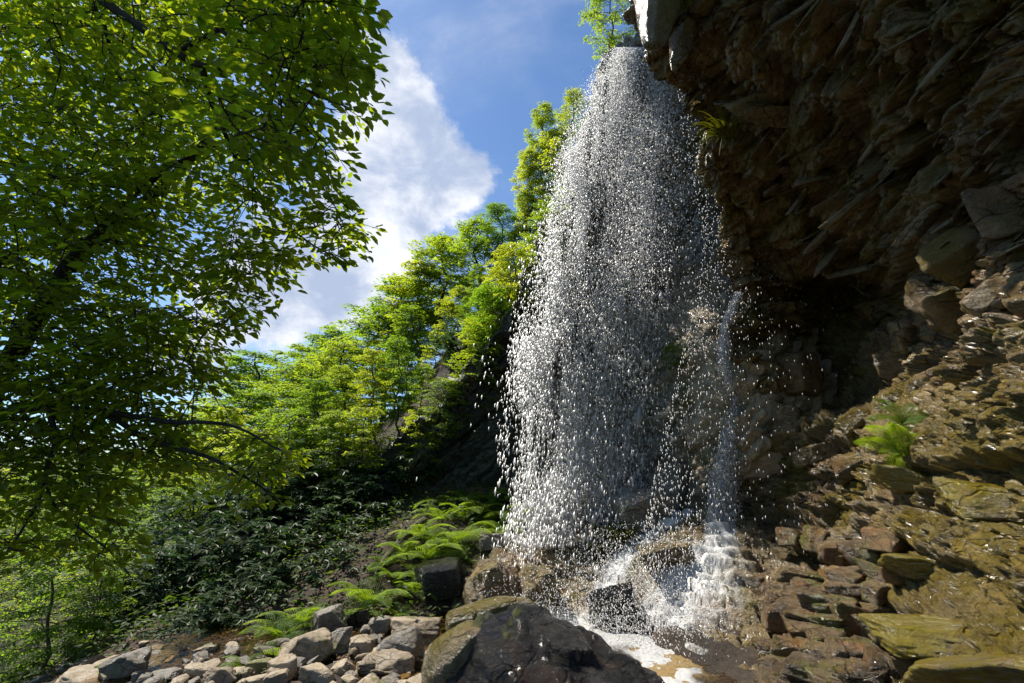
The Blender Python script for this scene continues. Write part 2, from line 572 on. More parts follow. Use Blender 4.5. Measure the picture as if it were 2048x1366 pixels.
def pool_mat():
    m, t = new_mat('stream water')
    geo = t.n('ShaderNodeNewGeometry')
    pos = geo.outputs['Position']
    gl = t.n('ShaderNodeBsdfGlossy'); gl.inputs['Roughness'].default_value = 0.06
    tp = t.n('ShaderNodeBsdfTransparent'); tp.inputs['Color'].default_value = (0.80, 0.66, 0.42, 1)
    lw = t.n('ShaderNodeFresnel'); lw.inputs['IOR'].default_value = 1.33
    bp = t.n('ShaderNodeBump'); bp.inputs['Strength'].default_value = 0.5; bp.inputs['Distance'].default_value = 0.05
    t.l(t.noise(pos, 9, 4, 0.6, 0.4), bp.inputs['Height'])
    t.l(bp.outputs[0], gl.inputs['Normal']); t.l(bp.outputs[0], lw.inputs['Normal'])
    mx = t.n('ShaderNodeMixShader')
    t.l(lw.outputs[0], mx.inputs[0]); t.l(tp.outputs[0], mx.inputs[1]); t.l(gl.outputs[0], mx.inputs[2])
    out = t.n('ShaderNodeOutputMaterial'); t.l(mx.outputs[0], out.inputs[0])
    return m


M['pool'] = pool_mat()
M['leaf_near'] = leaf_mat('beech leaf', (0.035, 0.075, 0.006), (0.065, 0.115, 0.010), (0.30, 0.46, 0.010), (0.66, 0.74, 0.020), 0.58, 0.45)
M['leaf_hill'] = leaf_mat('hill leaf', (0.085, 0.125, 0.010), (0.13, 0.16, 0.014), (0.52, 0.66, 0.020), (0.86, 0.86, 0.035), 0.58, 0.5, True)
M['leaf_dark'] = leaf_mat('evergreen leaf', (0.020, 0.042, 0.010), (0.040, 0.070, 0.014), (0.05, 0.12, 0.02), (0.09, 0.17, 0.03), 0.3, 0.5)
M['fern'] = leaf_mat('fern frond', (0.05, 0.115, 0.010), (0.09, 0.15, 0.014), (0.36, 0.58, 0.02), (0.6, 0.72, 0.03), 0.55, 0.5)
M['cover'] = leaf_mat('ground cover', (0.025, 0.055, 0.006), (0.06, 0.10, 0.010), (0.08, 0.16, 0.01), (0.20, 0.32, 0.015), 0.4, 0.55)
M['grass'] = leaf_mat('yellow grass', (0.12, 0.13, 0.012), (0.16, 0.15, 0.02), (0.42, 0.46, 0.03), (0.56, 0.55, 0.04), 0.5, 0.5)
M['bark'] = bark_mat('dark bark', (0.012, 0.010, 0.008), (0.045, 0.038, 0.028))
M['bark_pale'] = bark_mat('pale bark', (0.05, 0.036, 0.022), (0.14, 0.105, 0.065))
M['wood'] = bark_mat('bleached wood', (0.10, 0.075, 0.045), (0.30, 0.24, 0.15))
M['mosswood'] = bark_mat('mossy wood', (0.03, 0.028, 0.008), (0.10, 0.10, 0.02))

# ------------------------------------------------------------------ terrain
_tc = [  # x, y, z
    (0, 0, -0.2), (0, 3, -0.55), (1.6, 5.9, -0.66), (1.6, 7.0, -0.62), (-1.9, 6.6, -0.62), (-3, 6.6, -0.66), (-4.6, 6.1, -0.7),
    (-5, 4, -0.9), (-6.5, 6, -1.4), (-10, 5, -3.2), (-10, 10, -2.4), (-8, 13, -0.9), (-14, 14, -2.5), (-20, 10, -7), (-30, 20, -9),
    (-0.2, 8.2, -0.7), (0.2, 9.3, -0.25), (-1.0, 9.7, 0.22), (-2.3, 8.8, -0.30), (-2.0, 10.5, 0.45), (-2.9, 12, 0.7), (-4.5, 9.5, -0.35),
    (-4, 11, 0.2), (-6, 11, -0.5), (-5, 14, 1.0), (-1.2, 12.4, 1.2), (0.5, 11.0, 0.4), (3, 11, 0.3), (2.8, 8.8, 0.2), (4, 7, -0.3), (6, 5, 0),
    (4, 0, -0.2), (8, 3, 0.5), (-8, 18, 0.6), (-14, 22, -0.5), (-22, 30, -3), (-6, 20, 3.0), (-4, 15.5, 2.6), (-2, 15.5, 5.2), (0, 16.0, 8.0), (2, 16.5, 10.8),
    (4, 17.5, 13.2), (8, 18.5, 14.5), (14, 18.5, 15), (-3, 21, 5.0), (0, 22, 9), (4, 22, 13.5), (14, 26, 16), (-10, 30, 2), (0, 34, 9), (12, 40, 16),
    (5.5, 10, 0.2), (7, 8, 0.0), (7, 12, 0.5), (5, 13, 1.5), (9, 10, 0.5), (10, 5, 0.5), (14, -5, 2), (5, -8, 1), (-4, -6, -1.5), (-15, -6, -6),
]
_tc = np.array(_tc, float)


def _phi(r2):
    return np.sqrt(r2 + 0.6)


_A = _phi(((_tc[:, None, :2] - _tc[None, :, :2]) ** 2).sum(-1))
_W = np.linalg.solve(_A + np.eye(len(_tc)) * 1e-3, _tc[:, 2])


def terrain(x, y):
    x = np.asarray(x, float); y = np.asarray(y, float)
    q = np.stack([x, y], -1).reshape(-1, 2)
    qc = q.copy()
    qc[:, 0] = np.clip(qc[:, 0], -30, 15); qc[:, 1] = np.clip(qc[:, 1], -8, 40)
    z = np.zeros(len(q))
    for a in range(0, len(q), 20000):
        d2 = ((qc[a:a + 20000, None, :] - _tc[None, :, :2]) ** 2).sum(-1)
        z[a:a + 20000] = _phi(d2) @ _W
    out = np.linalg.norm(q - qc, axis=1)
    p3 = np.stack([q[:, 0], q[:, 1], np.zeros(len(q))], -1)
    far = np.clip(out / 300, 0, 1)
    z = z * (1 - far) + far * (-30 + 60 * fbm(p3 / 700.0, 3, 5) + np.clip((out - 600) / 2500, 0, 1) * 110)
    z = z + 0.10 * fbm(p3 * 0.9, 4, 9) + 0.05 * fbm(p3 * 4.0, 3, 19)
    return z.reshape(x.shape)


def axis_coords(lo, hi, step, outer, far, nf):
    core = np.arange(lo, hi + 1e-6, step)
    g = np.geomspace(step, far, nf)
    return np.concatenate([(lo - outer * 0 - np.cumsum(np.diff(np.concatenate([[0], g])))[::-1]), core, hi + np.cumsum(np.diff(np.concatenate([[0], g])))])


gx = axis_coords(-7, 5, 0.06, 0, 3500, 60)
gy = axis_coords(3.0, 14.0, 0.06, 0, 3500, 60)
X, Y = np.meshgrid(gx, gy)
Z = terrain(X, Y)
tm = mesh_from('ground', np.stack([X, Y, Z], -1).reshape(-1, 3), grid_quads(*X.shape))
ground = tag(obj('ground', tm, M['soil']), 'dark forest soil sloping up from the stream bed', kind='structure')


# ------------------------------------------------------------------ rock relief on cliffs
def bed_table(seed, z0, z1, tmin, tmax):
    r = np.random.default_rng(seed)
    z, out = z0, []
    while z < z1:
        out.append(z); z += r.uniform(tmin, tmax)
    return np.array(out), r.random(len(out) + 2), r.uniform(0.5, 1.6, len(out) + 2)


def bedded(p, seed, tmin, tmax, amp, block=0.7, warp=0.35, dip=(0, 0), blockamp=0.6, bw=0.9, crack=0.07):
    """relief of bedded rock: each bed stands out or back, broken into blocks, with joints recessed"""
    b = p[..., 2] + dip[0] * p[..., 0] + dip[1] * p[..., 1] + warp * fbm(p * 0.55, 3, seed) + 0.08 * fbm(p * 3.0, 2, seed + 3)
    zs, off, wid = bed_table(seed, -4, 22, tmin, tmax)
    i = np.clip(np.searchsorted(zs, b) - 1, 0, len(zs) - 2)
    f = (b - zs[i]) / (zs[i + 1] - zs[i])
    s = p[..., 1] * 0.8 + p[..., 0] * 0.7 + 0.35 * fbm(p * 1.1, 2, seed + 7)
    u = s / (bw * wid[i]) + off[i] * 7
    c = np.floor(u)
    fu = u - c
    hb = _hash(i, c.astype(np.int64), i * 0, seed)
    d = amp * ((off[i] - 0.5) * 1.3 + blockamp * (hb - 0.5) * 1.2)
    e1 = np.minimum(f, 1 - f) * (zs[i + 1] - zs[i])
    e2 = np.minimum(fu, 1 - fu) * bw * wid[i]
    d = d - crack * np.exp(-(e1 / 0.035) ** 2) - crack * 0.7 * np.exp(-(e2 / 0.03) ** 2)
    tilt = (hb - 0.5) * (fu - 0.5) * amp * 0.8
    return d + tilt


def blocky(p, seed, scale, amp, crack, facet=0.35, crackw=0.09, dip=0.0):
    """relief of broken rock: irregular blocks with tilted faces, joints recessed"""
    q = np.asarray(p, np.float64).copy()
    q[..., 2] = q[..., 2] + dip * q[..., 0]
    q = q + 0.12 * np.stack([fbm(p * 1.7, 2, seed + 1), fbm(p * 1.7 + 9, 2, seed + 2), 0.5 * fbm(p * 1.7 + 5, 2, seed + 3)], -1)
    q = (q / np.array(scale)).reshape(-1, 3)
    base = np.floor(q).astype(np.int64)
    f1 = np.full(len(q), 9.0); f2 = np.full(len(q), 9.0)
    h = np.zeros(len(q)); dx = np.zeros((len(q), 3))
    for a in (-1, 0, 1):
        for b in (-1, 0, 1):
            for c in (-1, 0, 1):
                ix, iy, iz = base[:, 0] + a, base[:, 1] + b, base[:, 2] + c
                ctr = np.stack([ix + _hash(ix, iy, iz, seed), iy + _hash(ix, iy, iz, seed + 1), iz + _hash(ix, iy, iz, seed + 2)], -1)
                dv = q - ctr
                dd_ = np.sqrt((dv ** 2).sum(1))
                m = dd_ < f1
                f2 = np.where(m, f1, np.minimum(f2, dd_))
                f1 = np.where(m, dd_, f1)
                h = np.where(m, _hash(ix, iy, iz, seed + 5), h)
                dx = np.where(m[:, None], dv, dx)
    g = np.stack([np.modf(h * 17.31)[0], np.modf(h * 57.77)[0], np.modf(h * 91.13)[0]], -1) - 0.5
    d_ = amp * (h - 0.5) + amp * facet * 2 * (dx * g).sum(1) - crack * np.exp(-((f2 - f1) / crackw) ** 2)
    return d_.reshape(np.shape(p)[:-1])


# near cliff: rows by image height, S is its outline on the waterfall side, then depths to the right
FR = np.array([0, .12, .3, .5, .75, 1.0, 1.5])
ROWS = [
    (-250, 1262, [6.6, 6.2, 5.6, 4.9, 4.2, 3.6, 3.0]),
    (-60, 1262, [7.0, 6.6, 5.9, 5.1, 4.3, 3.7, 3.1]),
    (60, 1275, [7.2, 6.9, 6.2, 5.3, 4.4, 3.8, 3.2]),
    (170, 1376, [7.8, 7.5, 6.8, 5.8, 4.7, 3.9, 3.3]),
    (290, 1402, [8.6, 8.3, 7.5, 6.5, 5.2, 4.0, 3.4]),
    (410, 1440, [9.4, 9.2, 8.5, 7.3, 5.6, 4.2, 3.4]),
    (520, 1470, [10.0, 9.9, 9.6, 8.5, 6.0, 4.2, 3.3]),
    (595, 1500, [10.2, 10.3, 11.0, 9.8, 6.0, 4.0, 3.2]),
    (690, 1446, [9.9, 9.7, 11.2, 9.4, 5.6, 3.8, 3.1]),
    (760, 1480, [9.7, 9.3, 10.6, 8.2, 5.2, 3.6, 3.0]),
    (850, 1490, [9.4, 8.9, 8.4, 6.9, 4.8, 3.5, 2.9]),
    (950, 1494, [9.2, 8.6, 7.7, 6.4, 4.5, 3.4, 2.8]),
    (1050, 1500, [8.9, 8.2, 7.2, 5.9, 4.3, 3.3, 2.7]),
    (1200, 1508, [6.9, 6.4, 5.7, 4.9, 3.9, 3.1, 2.5]),
    (1366, 1515, [4.8, 4.5, 4.1, 3.7, 3.15, 2.7, 2.2]),
    (1700, 1530, [3.0, 2.9, 2.7, 2.5, 2.2, 1.9, 1.6]),
]
ctrl = []
for py, S, ds in ROWS:
    px = S + FR * (2048 - S)
    pts = P(px, np.full(len(FR), float(py)), np.array(ds))
    s0 = pts[0]
    back1 = s0 + np.array([0.9, 1.2, 0.0])
    back2 = s0 + np.array([3.0, 2.6, 0.1])
    ctrl.append(np.concatenate([[back2, back1], pts]))
ctrl = np.array(ctrl)
lip = ctrl[0]
top1 = lip + np.array([0.5, 0.2, 2.6]); top2 = lip + np.array([2.2, 0.6, 5.5]); top2[:, 2] = np.minimum(top2[:, 2], 17.5); top3 = top2 + np.array([6, 1.0, 0.6])
ctrl = np.concatenate([[top3, top2, top1], ctrl])
NCTRL = ctrl
near_grid = surf(ctrl, 700, 620)
nn = grid_normals(near_grid)
mid = near_grid[450, 390]
if np.dot(nn[450, 390], CAMP - mid) < 0: nn = -nn
_nx, _ny, _nf = project(near_grid)
sm = lambda x, a, b: np.clip((x - a) / (b - a), 0, 1) ** 2 * (3 - 2 * np.clip((x - a) / (b - a), 0, 1))
wall = sm(_nx, 1640, 1790) * sm(_ny, 640, 860)
lowf = sm(_ny, 1020, 1180) * (1 - sm(_nx, 1640, 1790))
d = bedded(near_grid, 3, 0.22, 0.80, 0.20, warp=0.30, dip=(-0.10, 0.05), bw=1.1) * (1 - wall) * (1 - 0.8 * lowf)
d = d + bedded(near_grid, 5, 0.26, 0.62, 0.36, warp=0.14, dip=(-0.06, 0.02), bw=2.6, blockamp=0.35, crack=0.10) * wall
d = d + blocky(near_grid, 71, (0.75, 0.9, 0.42), 0.34, 0.07, 0.7) * (1 - 0.72 * wall) * (1 - 0.7 * lowf)
d = d + blocky(near_grid, 77, (0.24, 0.28, 0.13), 0.10, 0.025, 0.8) * (1 - 0.5 * wall) * (1 - 0.3 * lowf)
d = d + blocky(near_grid, 79, (0.10, 0.12, 0.06), 0.045, 0.012, 0.9)
d = d + 0.12 * fbm(near_grid * 0.9, 4, 31) + 0.045 * fbm(near_grid * 5.0, 4, 37) + 0.018 * fbm(near_grid * 17.0, 2, 41)
near_d = near_grid + nn * d[..., None]
algae = wall * (0.75 + 0.5 * fbm(near_grid * 0.8, 3, 45)) + 0.35 * lowf
near_mesh = mesh_from('cliff', near_d.reshape(-1, 3), grid_quads(*near_d.shape[:2]), attrs={'tan': np.clip(algae, 0, 1).ravel()})
cliff = tag(obj('cliff', near_mesh, M['cliff']), 'dark wet overhanging cliff of thin rock beds', kind='structure')
near_flat = near_d[60:].reshape(-1, 3)
_ppx, _ppy, _pf = project(near_flat)
near_nflat = nn[60:].reshape(-1, 3)


def on_cliff(px, py):
    """nearest built point of the near cliff for a photograph pixel"""
    q = (_ppx - px) ** 2 + (_ppy - py) ** 2 + 1e6 * (_pf < 0.3)
    near = np.flatnonzero(q < 14 ** 2)
    k = near[np.argmin(_pf[near])] if len(near) else np.argmin(q)
    return near_flat[k], near_nflat[k]


# cliff behind the waterfall
TOPS = [(780, 930, 12.0), (850, 850, 12.0), (930, 750, 12.2), (1040, 590, 12.7), (1100, 470, 13.3), (1165, 300, 14.4), (1236, 105, 15.1), (1320, 92, 14.9), (1400, 90, 14.6), (1480, 90, 14.4), (1620, 90, 14.4)]
BASE = [(770, 1000, 12.2), (840, 1015, 11.8), (920, 1025, 11.4), (1010, 1030, 11.0), (1090, 1040, 10.8), (1180, 1055, 10.6), (1260, 1060, 10.2), (1340, 1060, 9.5), (1420, 1060, 9.1), (1500, 1060, 9.0), (1640, 1060, 9.2)]
G = [0, .1, .22, .36, .5, .64, .76, .88, 1.0]
PUSH = [0.0, .35, .75, 1.1, 1.3, 1.2, .95, .45, 0]
SHELF = [0, 0, .2, .4, .4, -.3, -1.0, -0.9, 0.0]
fc = []
for j, (tp_, bs_) in enumerate(zip(TOPS, BASE)):
    a = P(*tp_); b = P(*bs_)
    colp = []
    h = min(1.0, (a[2] - b[2]) / 12)
    shelf = [0, 0, 0, 0, 0, 0.0, 0.25, 0.8, 1.35, 1.4, 1.0][j]
    for g, p_, s_ in zip(G, PUSH, SHELF):
        q = a + (b - a) * g
        q = q + np.array([0.0, 1.0, 0.0]) * (p_ * h * (1 - 0.4 * min(shelf, 1)) + s_ * shelf)
        colp.append(q)
    back = a + np.array([0.1, 1.4, 0.25]); back2 = a + np.array([0.2, 6.0, 1.0])
    low = b + np.array([0, -0.1, -1.2])
    fc.append([back2, back] + colp + [low])
fctrl = np.swapaxes(np.array(fc), 0, 1)
fg = surf(fctrl, 420, 380)
fn = grid_normals(fg)
if np.dot(fn[250, 200], CAMP - fg[250, 200]) < 0: fn = -fn
_gx, _gy, _gf = project(fg)
calm = 1 - 0.55 * np.clip((_gx - 1320) / 60, 0, 1) * np.clip((_gy - 500) / 100, 0, 1)
d = bedded(fg, 21, 0.5, 1.3, 0.40, warp=0.30, dip=(-0.85, 0.0), bw=2.2, crack=0.08)
d = d + blocky(fg, 83, (1.1, 0.9, 0.5), 0.34, 0.08, 0.8, dip=-0.85)
d = d + blocky(fg, 87, (0.36, 0.36, 0.15), 0.12, 0.03, 0.8, dip=-0.6)
d = d + blocky(fg, 89, (0.14, 0.14, 0.08), 0.05, 0.015, 0.9)
d = d + 0.2 * fbm(fg * 0.8, 4, 51) + 0.05 * fbm(fg * 5, 3, 57)
fd = fg + fn * (d * calm)[..., None]
_tx, _ty, _tf = project(fd)
tanm = np.clip((_tx - 1330 + 60 * fbm(fd * 0.8, 3, 97)) / 60, 0, 1) * np.clip((_ty - 480 + 80 * fbm(fd * 0.8, 3, 98)) / 120, 0, 1)
fall_cliff = tag(obj('fall_cliff', mesh_from('fall_cliff', fd.reshape(-1, 3), grid_quads(*fd.shape[:2]), attrs={'tan': tanm.ravel(), 'painted_shade': np.clip((1085 + 50 * fbm(fd * 0.9, 3, 96) - _tx) / 70, 0, 1).ravel()}), M['fallrock']),  # left of the water the shade on the face is painted into the rock colour
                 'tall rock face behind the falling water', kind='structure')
f_flat = fd.reshape(-1, 3)
_fpx, _fpy, _ff = project(f_flat)


def on_fall(px, py):
    return f_flat[np.argmin((_fpx - px) ** 2 + (_fpy - py) ** 2)]


# ------------------------------------------------------------------ stepped ledge under the fall (cascade + amber shelf)
_lc = np.array([  # x, y, z
    (1.7, 7.2, -0.58), (1.6, 5.9, -0.66), (2.6, 5.4, -0.62), (0.8, 7.2, -0.6), (2.2, 7.7, -0.15), (2.5, 8.3, 0.42), (2.9, 8.8, 0.72), (3.3, 9.4, 0.80), (4.2, 9.0, 0.72),
    (4.4, 8.0, 0.35), (3.6, 7.4, 0.05), (3.2, 6.6, -0.35), (4.2, 6.2, -0.3), (1.5, 8.2, -0.25), (1.7, 9.0, 0.22), (1.2, 9.6, 0.25), (1.6, 10.6, 0.5), (3.0, 10.8, 0.75),
    (0.2, 9.3, 0.08), (-0.6, 9.2, 0.06), (0.9, 8.9, 0.02), (0.3, 8.7, -0.04), (-0.4, 8.65, -0.05), (0.9, 8.35, -0.22), (0.2, 8.2, -0.55), (-0.7, 8.2, -0.6),
    (-0.2, 10.3, 0.4), (-1.4, 9.2, -0.25), (-1.5, 8.0, -0.75), (-1.2, 7.2, -0.8), (0, 6.6, -0.8), (0.5, 5.4, -0.8), (-1.6, 10.5, 0.2), (4.6, 10.5, 0.8), (4.9, 5.2, -0.3),
    (0.4, 11.5, 0.5), (2.5, 12, 0.8)], float)
_LA = np.sqrt(((_lc[:, None, :2] - _lc[None, :, :2]) ** 2).sum(-1) + 0.05)
_LW = np.linalg.solve(_LA + np.eye(len(_lc)) * 1e-3, _lc[:, 2])


def ledge_z(x, y):
    q = np.stack([np.ravel(x), np.ravel(y)], -1)
    z = np.zeros(len(q))
    for a in range(0, len(q), 20000):
        z[a:a + 20000] = np.sqrt(((q[a:a + 20000, None] - _lc[None, :, :2]) ** 2).sum(-1) + 0.05) @ _LW
    p3 = np.stack([q[:, 0], q[:, 1], z * 0], -1)
    z = z + 0.10 * fbm(p3 * 1.5, 3, 61)
    # horizontal beds: treads and risers
    step = 0.135
    wz = z + 0.05 * fbm(p3 * 2.2, 3, 63) + 0.05 * p3[:, 0]
    k = np.floor(wz / step); f = wz / step - k
    ff = np.clip((f - 0.62) / 0.38, 0, 1); ff = ff * ff * (3 - 2 * ff)
    hz = _hash(k.astype(np.int64), np.floor(p3[:, 0] / 0.5 + k * 0.37).astype(np.int64), (k * 0).astype(np.int64), 5)
    zt = (k + ff) * step - 0.05 * p3[:, 0] + 0.05 * (hz - 0.5)
    z = 0.12 * z + 0.88 * zt
    z = z + blocky(np.stack([q[:, 0], q[:, 1], z * 2], -1), 91, (0.42, 0.34, 0.4), 0.10, 0.03, 0.7)
    z = z + 0.030 * fbm(p3 * 7, 3, 65) + 0.012 * fbm(p3 * 24, 2, 67)
    return z.reshape(np.shape(x))


lx = np.arange(-1.6, 5.0, 0.026); ly = np.arange(5.0, 11.6, 0.028)
LX, LY = np.meshgrid(lx, ly)
LZ = ledge_z(LX, LY)
rock_ledge = tag(obj('rock_ledge', mesh_from('rock_ledge', np.stack([LX, LY, LZ], -1).reshape(-1, 3), grid_quads(*LX.shape)), M['ledge']),
                 'stepped wet bedrock under the fall', kind='structure')


def floor_z(x, y):
    x = float(x); y = float(y)
    z = float(terrain(np.array([x]), np.array([y]))[0])
    if lx[0] < x < lx[-1] and ly[0] < y < ly[-1]:
        z = max(z, float(ledge_z(np.array([x]), np.array([y]))[0]))
    return z


def drop_to_ground(px, py):
    """march a pixel's ray to the ground or ledge"""
    r = ray(px, py)
    ds = np.linspace(3.2, 40, 1200)
    pts = CAMP + r * ds[:, None]
    z = terrain(pts[:, 0], pts[:, 1])
    inl = (pts[:, 0] > lx[0]) & (pts[:, 0] < lx[-1]) & (pts[:, 1] > ly[0]) & (pts[:, 1] < ly[-1])
    if inl.any():
        z[inl] = np.maximum(z[inl], ledge_z(pts[inl, 0], pts[inl, 1]))
    k = np.argmax(pts[:, 2] < z)
    if pts[k, 2] >= z[k]: k = 300
    p = pts[k].copy(); p[2] = z[k]
    return p, ds[k]


# stream water
sx = np.linspace(-4.6, 3.2, 100); sy = np.linspace(4.0, 8.6, 70)
SXg, SYg = np.meshgrid(sx, sy)
SZg = -0.575 + 0.012 * fbm(np.stack([SXg, SYg, SXg * 0], -1) * 3, 3, 71) + 0.01 * (SXg)
stream = tag(obj('stream_water', mesh_from('stream', np.stack([SXg, SYg, SZg], -1).reshape(-1, 3), grid_quads(*SXg.shape)), M['pool']),
             'shallow amber stream running between the stones', kind='structure')

# ------------------------------------------------------------------ rocks
_ico = {}


def ico(n):
    if n not in _ico:
        import bmesh
        bm = bmesh.new()
        bmesh.ops.create_icosphere(bm, subdivisions=n, radius=1.0)
        v = np.array([x.co[:] for x in bm.verts]); f = np.array([[q.index for q in p.verts] for p in bm.faces])
        bm.free()
        _ico[n] = (unit(v), f)
    return _ico[n]


def rock_shape(seed, dims, sub=3, cuts=14, boxy=0.5, rough=0.05, round_=14.0):
    """angular stone: directions cut by random planes, edges softly worn, surface broken up"""
    r = np.random.default_rng(seed)
    v, f = ico(sub)
    n = unit(r.normal(size=(cuts, 3)))
    h = r.uniform(0.72, 1.0, cuts)
    if boxy > 0:
        q = np.concatenate([np.eye(3), -np.eye(3)])
        q = unit(q + r.normal(size=q.shape) * 0.16)
        n = np.concatenate([n, q]); h = np.concatenate([h, np.full(6, 1.0 - 0.32 * boxy)])
    c = np.maximum(v @ n.T, 1e-3) / h[None]
    rad = 1.0 / ((c ** round_).sum(1) ** (1 / round_))
    p = v * rad[:, None]
    p = p * (1 + rough * fbm(p * 2.2 + seed, 4, seed)[:, None] + rough * 0.45 * fbm(p * 8 + seed, 3, seed + 1)[:, None])
    return p * np.array(dims), f


def rock_mesh(name, *a, smooth=True, **k):
    v, f = rock_shape(*a, **k)
    return mesh_from(name, v, faces_tris=f, smooth=smooth)


def rock_at(name, px, py, d, wpx, hpx, seed, mat, label, cat='rock', group=None, depth=0.8, rot=(0, 0, 0), sub=4, sink=0.12, **k):
    """stone that shows wpx by hpx photograph pixels centred on a pixel; d from the ground it lies on"""
    sx_, sz_ = wpx / FPX * d / 2, hpx / FPX * d / 2
    me = rock_mesh('rock', seed, (sx_ * 1.12, (sx_ + sz_) * 0.5 * depth * 1.3, sz_ * 1.15), sub=sub, **k)
    o = obj(name, me, M[mat])
    c = P(px, py, d)
    o.location = c
    o.rotation_euler = rot
    if label: tag(o, label, cat, group)
    return o


# the big wet boulder in front of the pool
bv, bf = rock_shape(5, (1.0, 1.0, 1.0), sub=6, cuts=10, boxy=0.25, rough=0.05, round_=9.0)


def lump(v, prof):
    return v


bl = P(1100, 1500, 4.15)
bv = bv * np.array([0.89, 0.78, 0.86])
# its hump lies to the waterfall-tree side and slopes away to the pool
bv[:, 2] *= 1.0 - 0.30 * np.clip(bv[:, 0] / 1.0, -0.3, 1.0)
rg = lambda f, sd: 1 - 2 * np.abs(fbm(bv * f + 0.4 * np.stack([fbm(bv * 3, 2, sd), fbm(bv * 3 + 4, 2, sd), fbm(bv * 3 + 8, 2, sd)], -1) * 3, 3, sd))
bv = bv + unit(bv) * (0.030 * fbm(bv * 3, 3, 2) + 0.016 * rg(5, 3) + 0.010 * rg(11, 4) + 0.006 * fbm(bv * 26, 3, 6) + blocky(bv, 33, (0.5, 0.45, 0.4), 0.07, 0.02, 0.9))[:, None]
boulder = obj('boulder', mesh_from('boulder', bv, faces_tris=bf), M['boulder'], loc=bl)
tag(boulder, 'large rounded black boulder glossy with water beside the pool', 'boulder')
bo2 = rock_at('boulder', 928, 1325, 4.6, 150, 150, 72, 'ledge', 'amber brown wet boulder leaning against the large black boulder', 'boulder', sub=5, rough=0.06, boxy=0.3, rot=(0.2, 0.1, 0.5), round_=10)
bo3 = rock_at('boulder', 985, 1260, 5.2, 190, 110, 73, 'ledge', 'flat topped golden wet rock behind the large black boulder', 'boulder', sub=5, rough=0.06, boxy=0.4, rot=(0.1, -0.12, 0.2))

named = [  # px, py, w, h, material, label, rot z, kwargs
    (660, 1246, 60, 62, 'stone_grey', 'pointed dark grey rock standing on a tan slab by the ferns', 0.5),
    (612, 1300, 106, 56, 'stone', 'broad tan slab with a rounded top beneath the pointed grey rock', 0.1),
    (683, 1284, 46, 52, 'stone_grey', 'grey angular rock wedged beside the broad tan slab', 0.9),
    (250, 1340, 78, 66, 'stone_grey', 'grey peaked rock under the evergreen shrub', 0.3),
    (185, 1358, 130, 34, 'stone', 'long flat pale rock in front of the leaning bank trees', 0.0),
    (305, 1318, 90, 24, 'stone_grey', 'flat grey slab lying behind the peaked rock', 0.2),
    (330, 1352, 60, 22, 'stone_grey', 'low grey slab between the peaked rock and the evergreen shrub', -0.3),
    (440, 1356, 60, 38, 'stone', 'squat tan stone at the foot of the evergreen shrub', 0.4),
    (522, 1334, 52, 26, 'stone', 'flat topped tan stone beside the yellow fern', 0.1),
    (568, 1340, 52, 42, 'stone', 'rounded brown stone next to the flat topped stone', 0.8),
    (487, 1352, 30, 24, 'stone', 'small dark brown cube shaped stone among the tan stones', 0.2),
    (725, 1296, 56, 40, 'stone', 'lumpy tan rock at the edge of the amber puddle', 0.3),
    (800, 1300, 100, 62, 'stone_grey', 'flat dripping slab above the driftwood', 0.1),
    (830, 1262, 100, 44, 'stone', 'smooth pale rock step above the dripping slab', 0.2),
    (775, 1330, 110, 40, 'stone', 'flat tan slab under the driftwood log', 0.0),
    (905, 1345, 60, 56, 'stone', 'tan broken stone beside the amber wet boulder', 0.6),
    (640, 1352, 60, 34, 'stone', 'long tilted tan stone at the puddle edge', -0.2),
    (880, 1160, 90, 70, 'boulder', 'black wet rock below the bright fern', 0.2),
    (985, 1190, 110, 120, 'ledge', 'mossy golden rock front with water running over it', 0.1),
    (1065, 1185, 90, 100, 'ledge', 'dark ribbed rock front beside the mossy golden rock', 0.4),
    (1225, 1215, 96, 74, 'boulder', 'dark slanted rock standing in the splashing pool', 0.35),
    (1265, 1240, 44, 60, 'boulder', 'narrow dark rock behind the slanted pool rock', 0.8),
    (1275, 1020, 110, 86, 'fallrock', 'big pale block topped with grass at the cliff foot', 0.3),
    (1330, 985, 80, 90, 'fallrock', 'tilted tan block above the grassy block', 0.7),
    (1200, 1040, 100, 70, 'fallrock', 'grey block half hidden by yellow grass at the cliff foot', 0.1),
    (980, 1085, 60, 34, 'stone_grey', 'dark flaky stone beside the bright fern', 0.4),
    (760, 1250, 50, 30, 'stone_grey', 'small grey stone under the drooping fern', 0.1),
    (715, 1235, 44, 30, 'boulder', 'dark stone at the foot of the fern bank', 0.2),
    (1330, 1110, 120, 44, 'ledge', 'rounded ledge block with white water pouring over it', 0.1),
]
for k, (px, py, wp, hp, mt, lab, rz) in enumerate(named):
    p, dd = drop_to_ground(px, py + hp * 0.32)
    if py < 1030: dd = min(dd, 9.6)
    rock_at('rock', px, py, dd, wp, hp, 200 + k, mt, lab, 'rock', rot=(rng.uniform(-.12, .12), rng.uniform(-.15, .15), rz),
            sub=5, cuts=11, boxy=0.5, rough=0.11, round_=40)

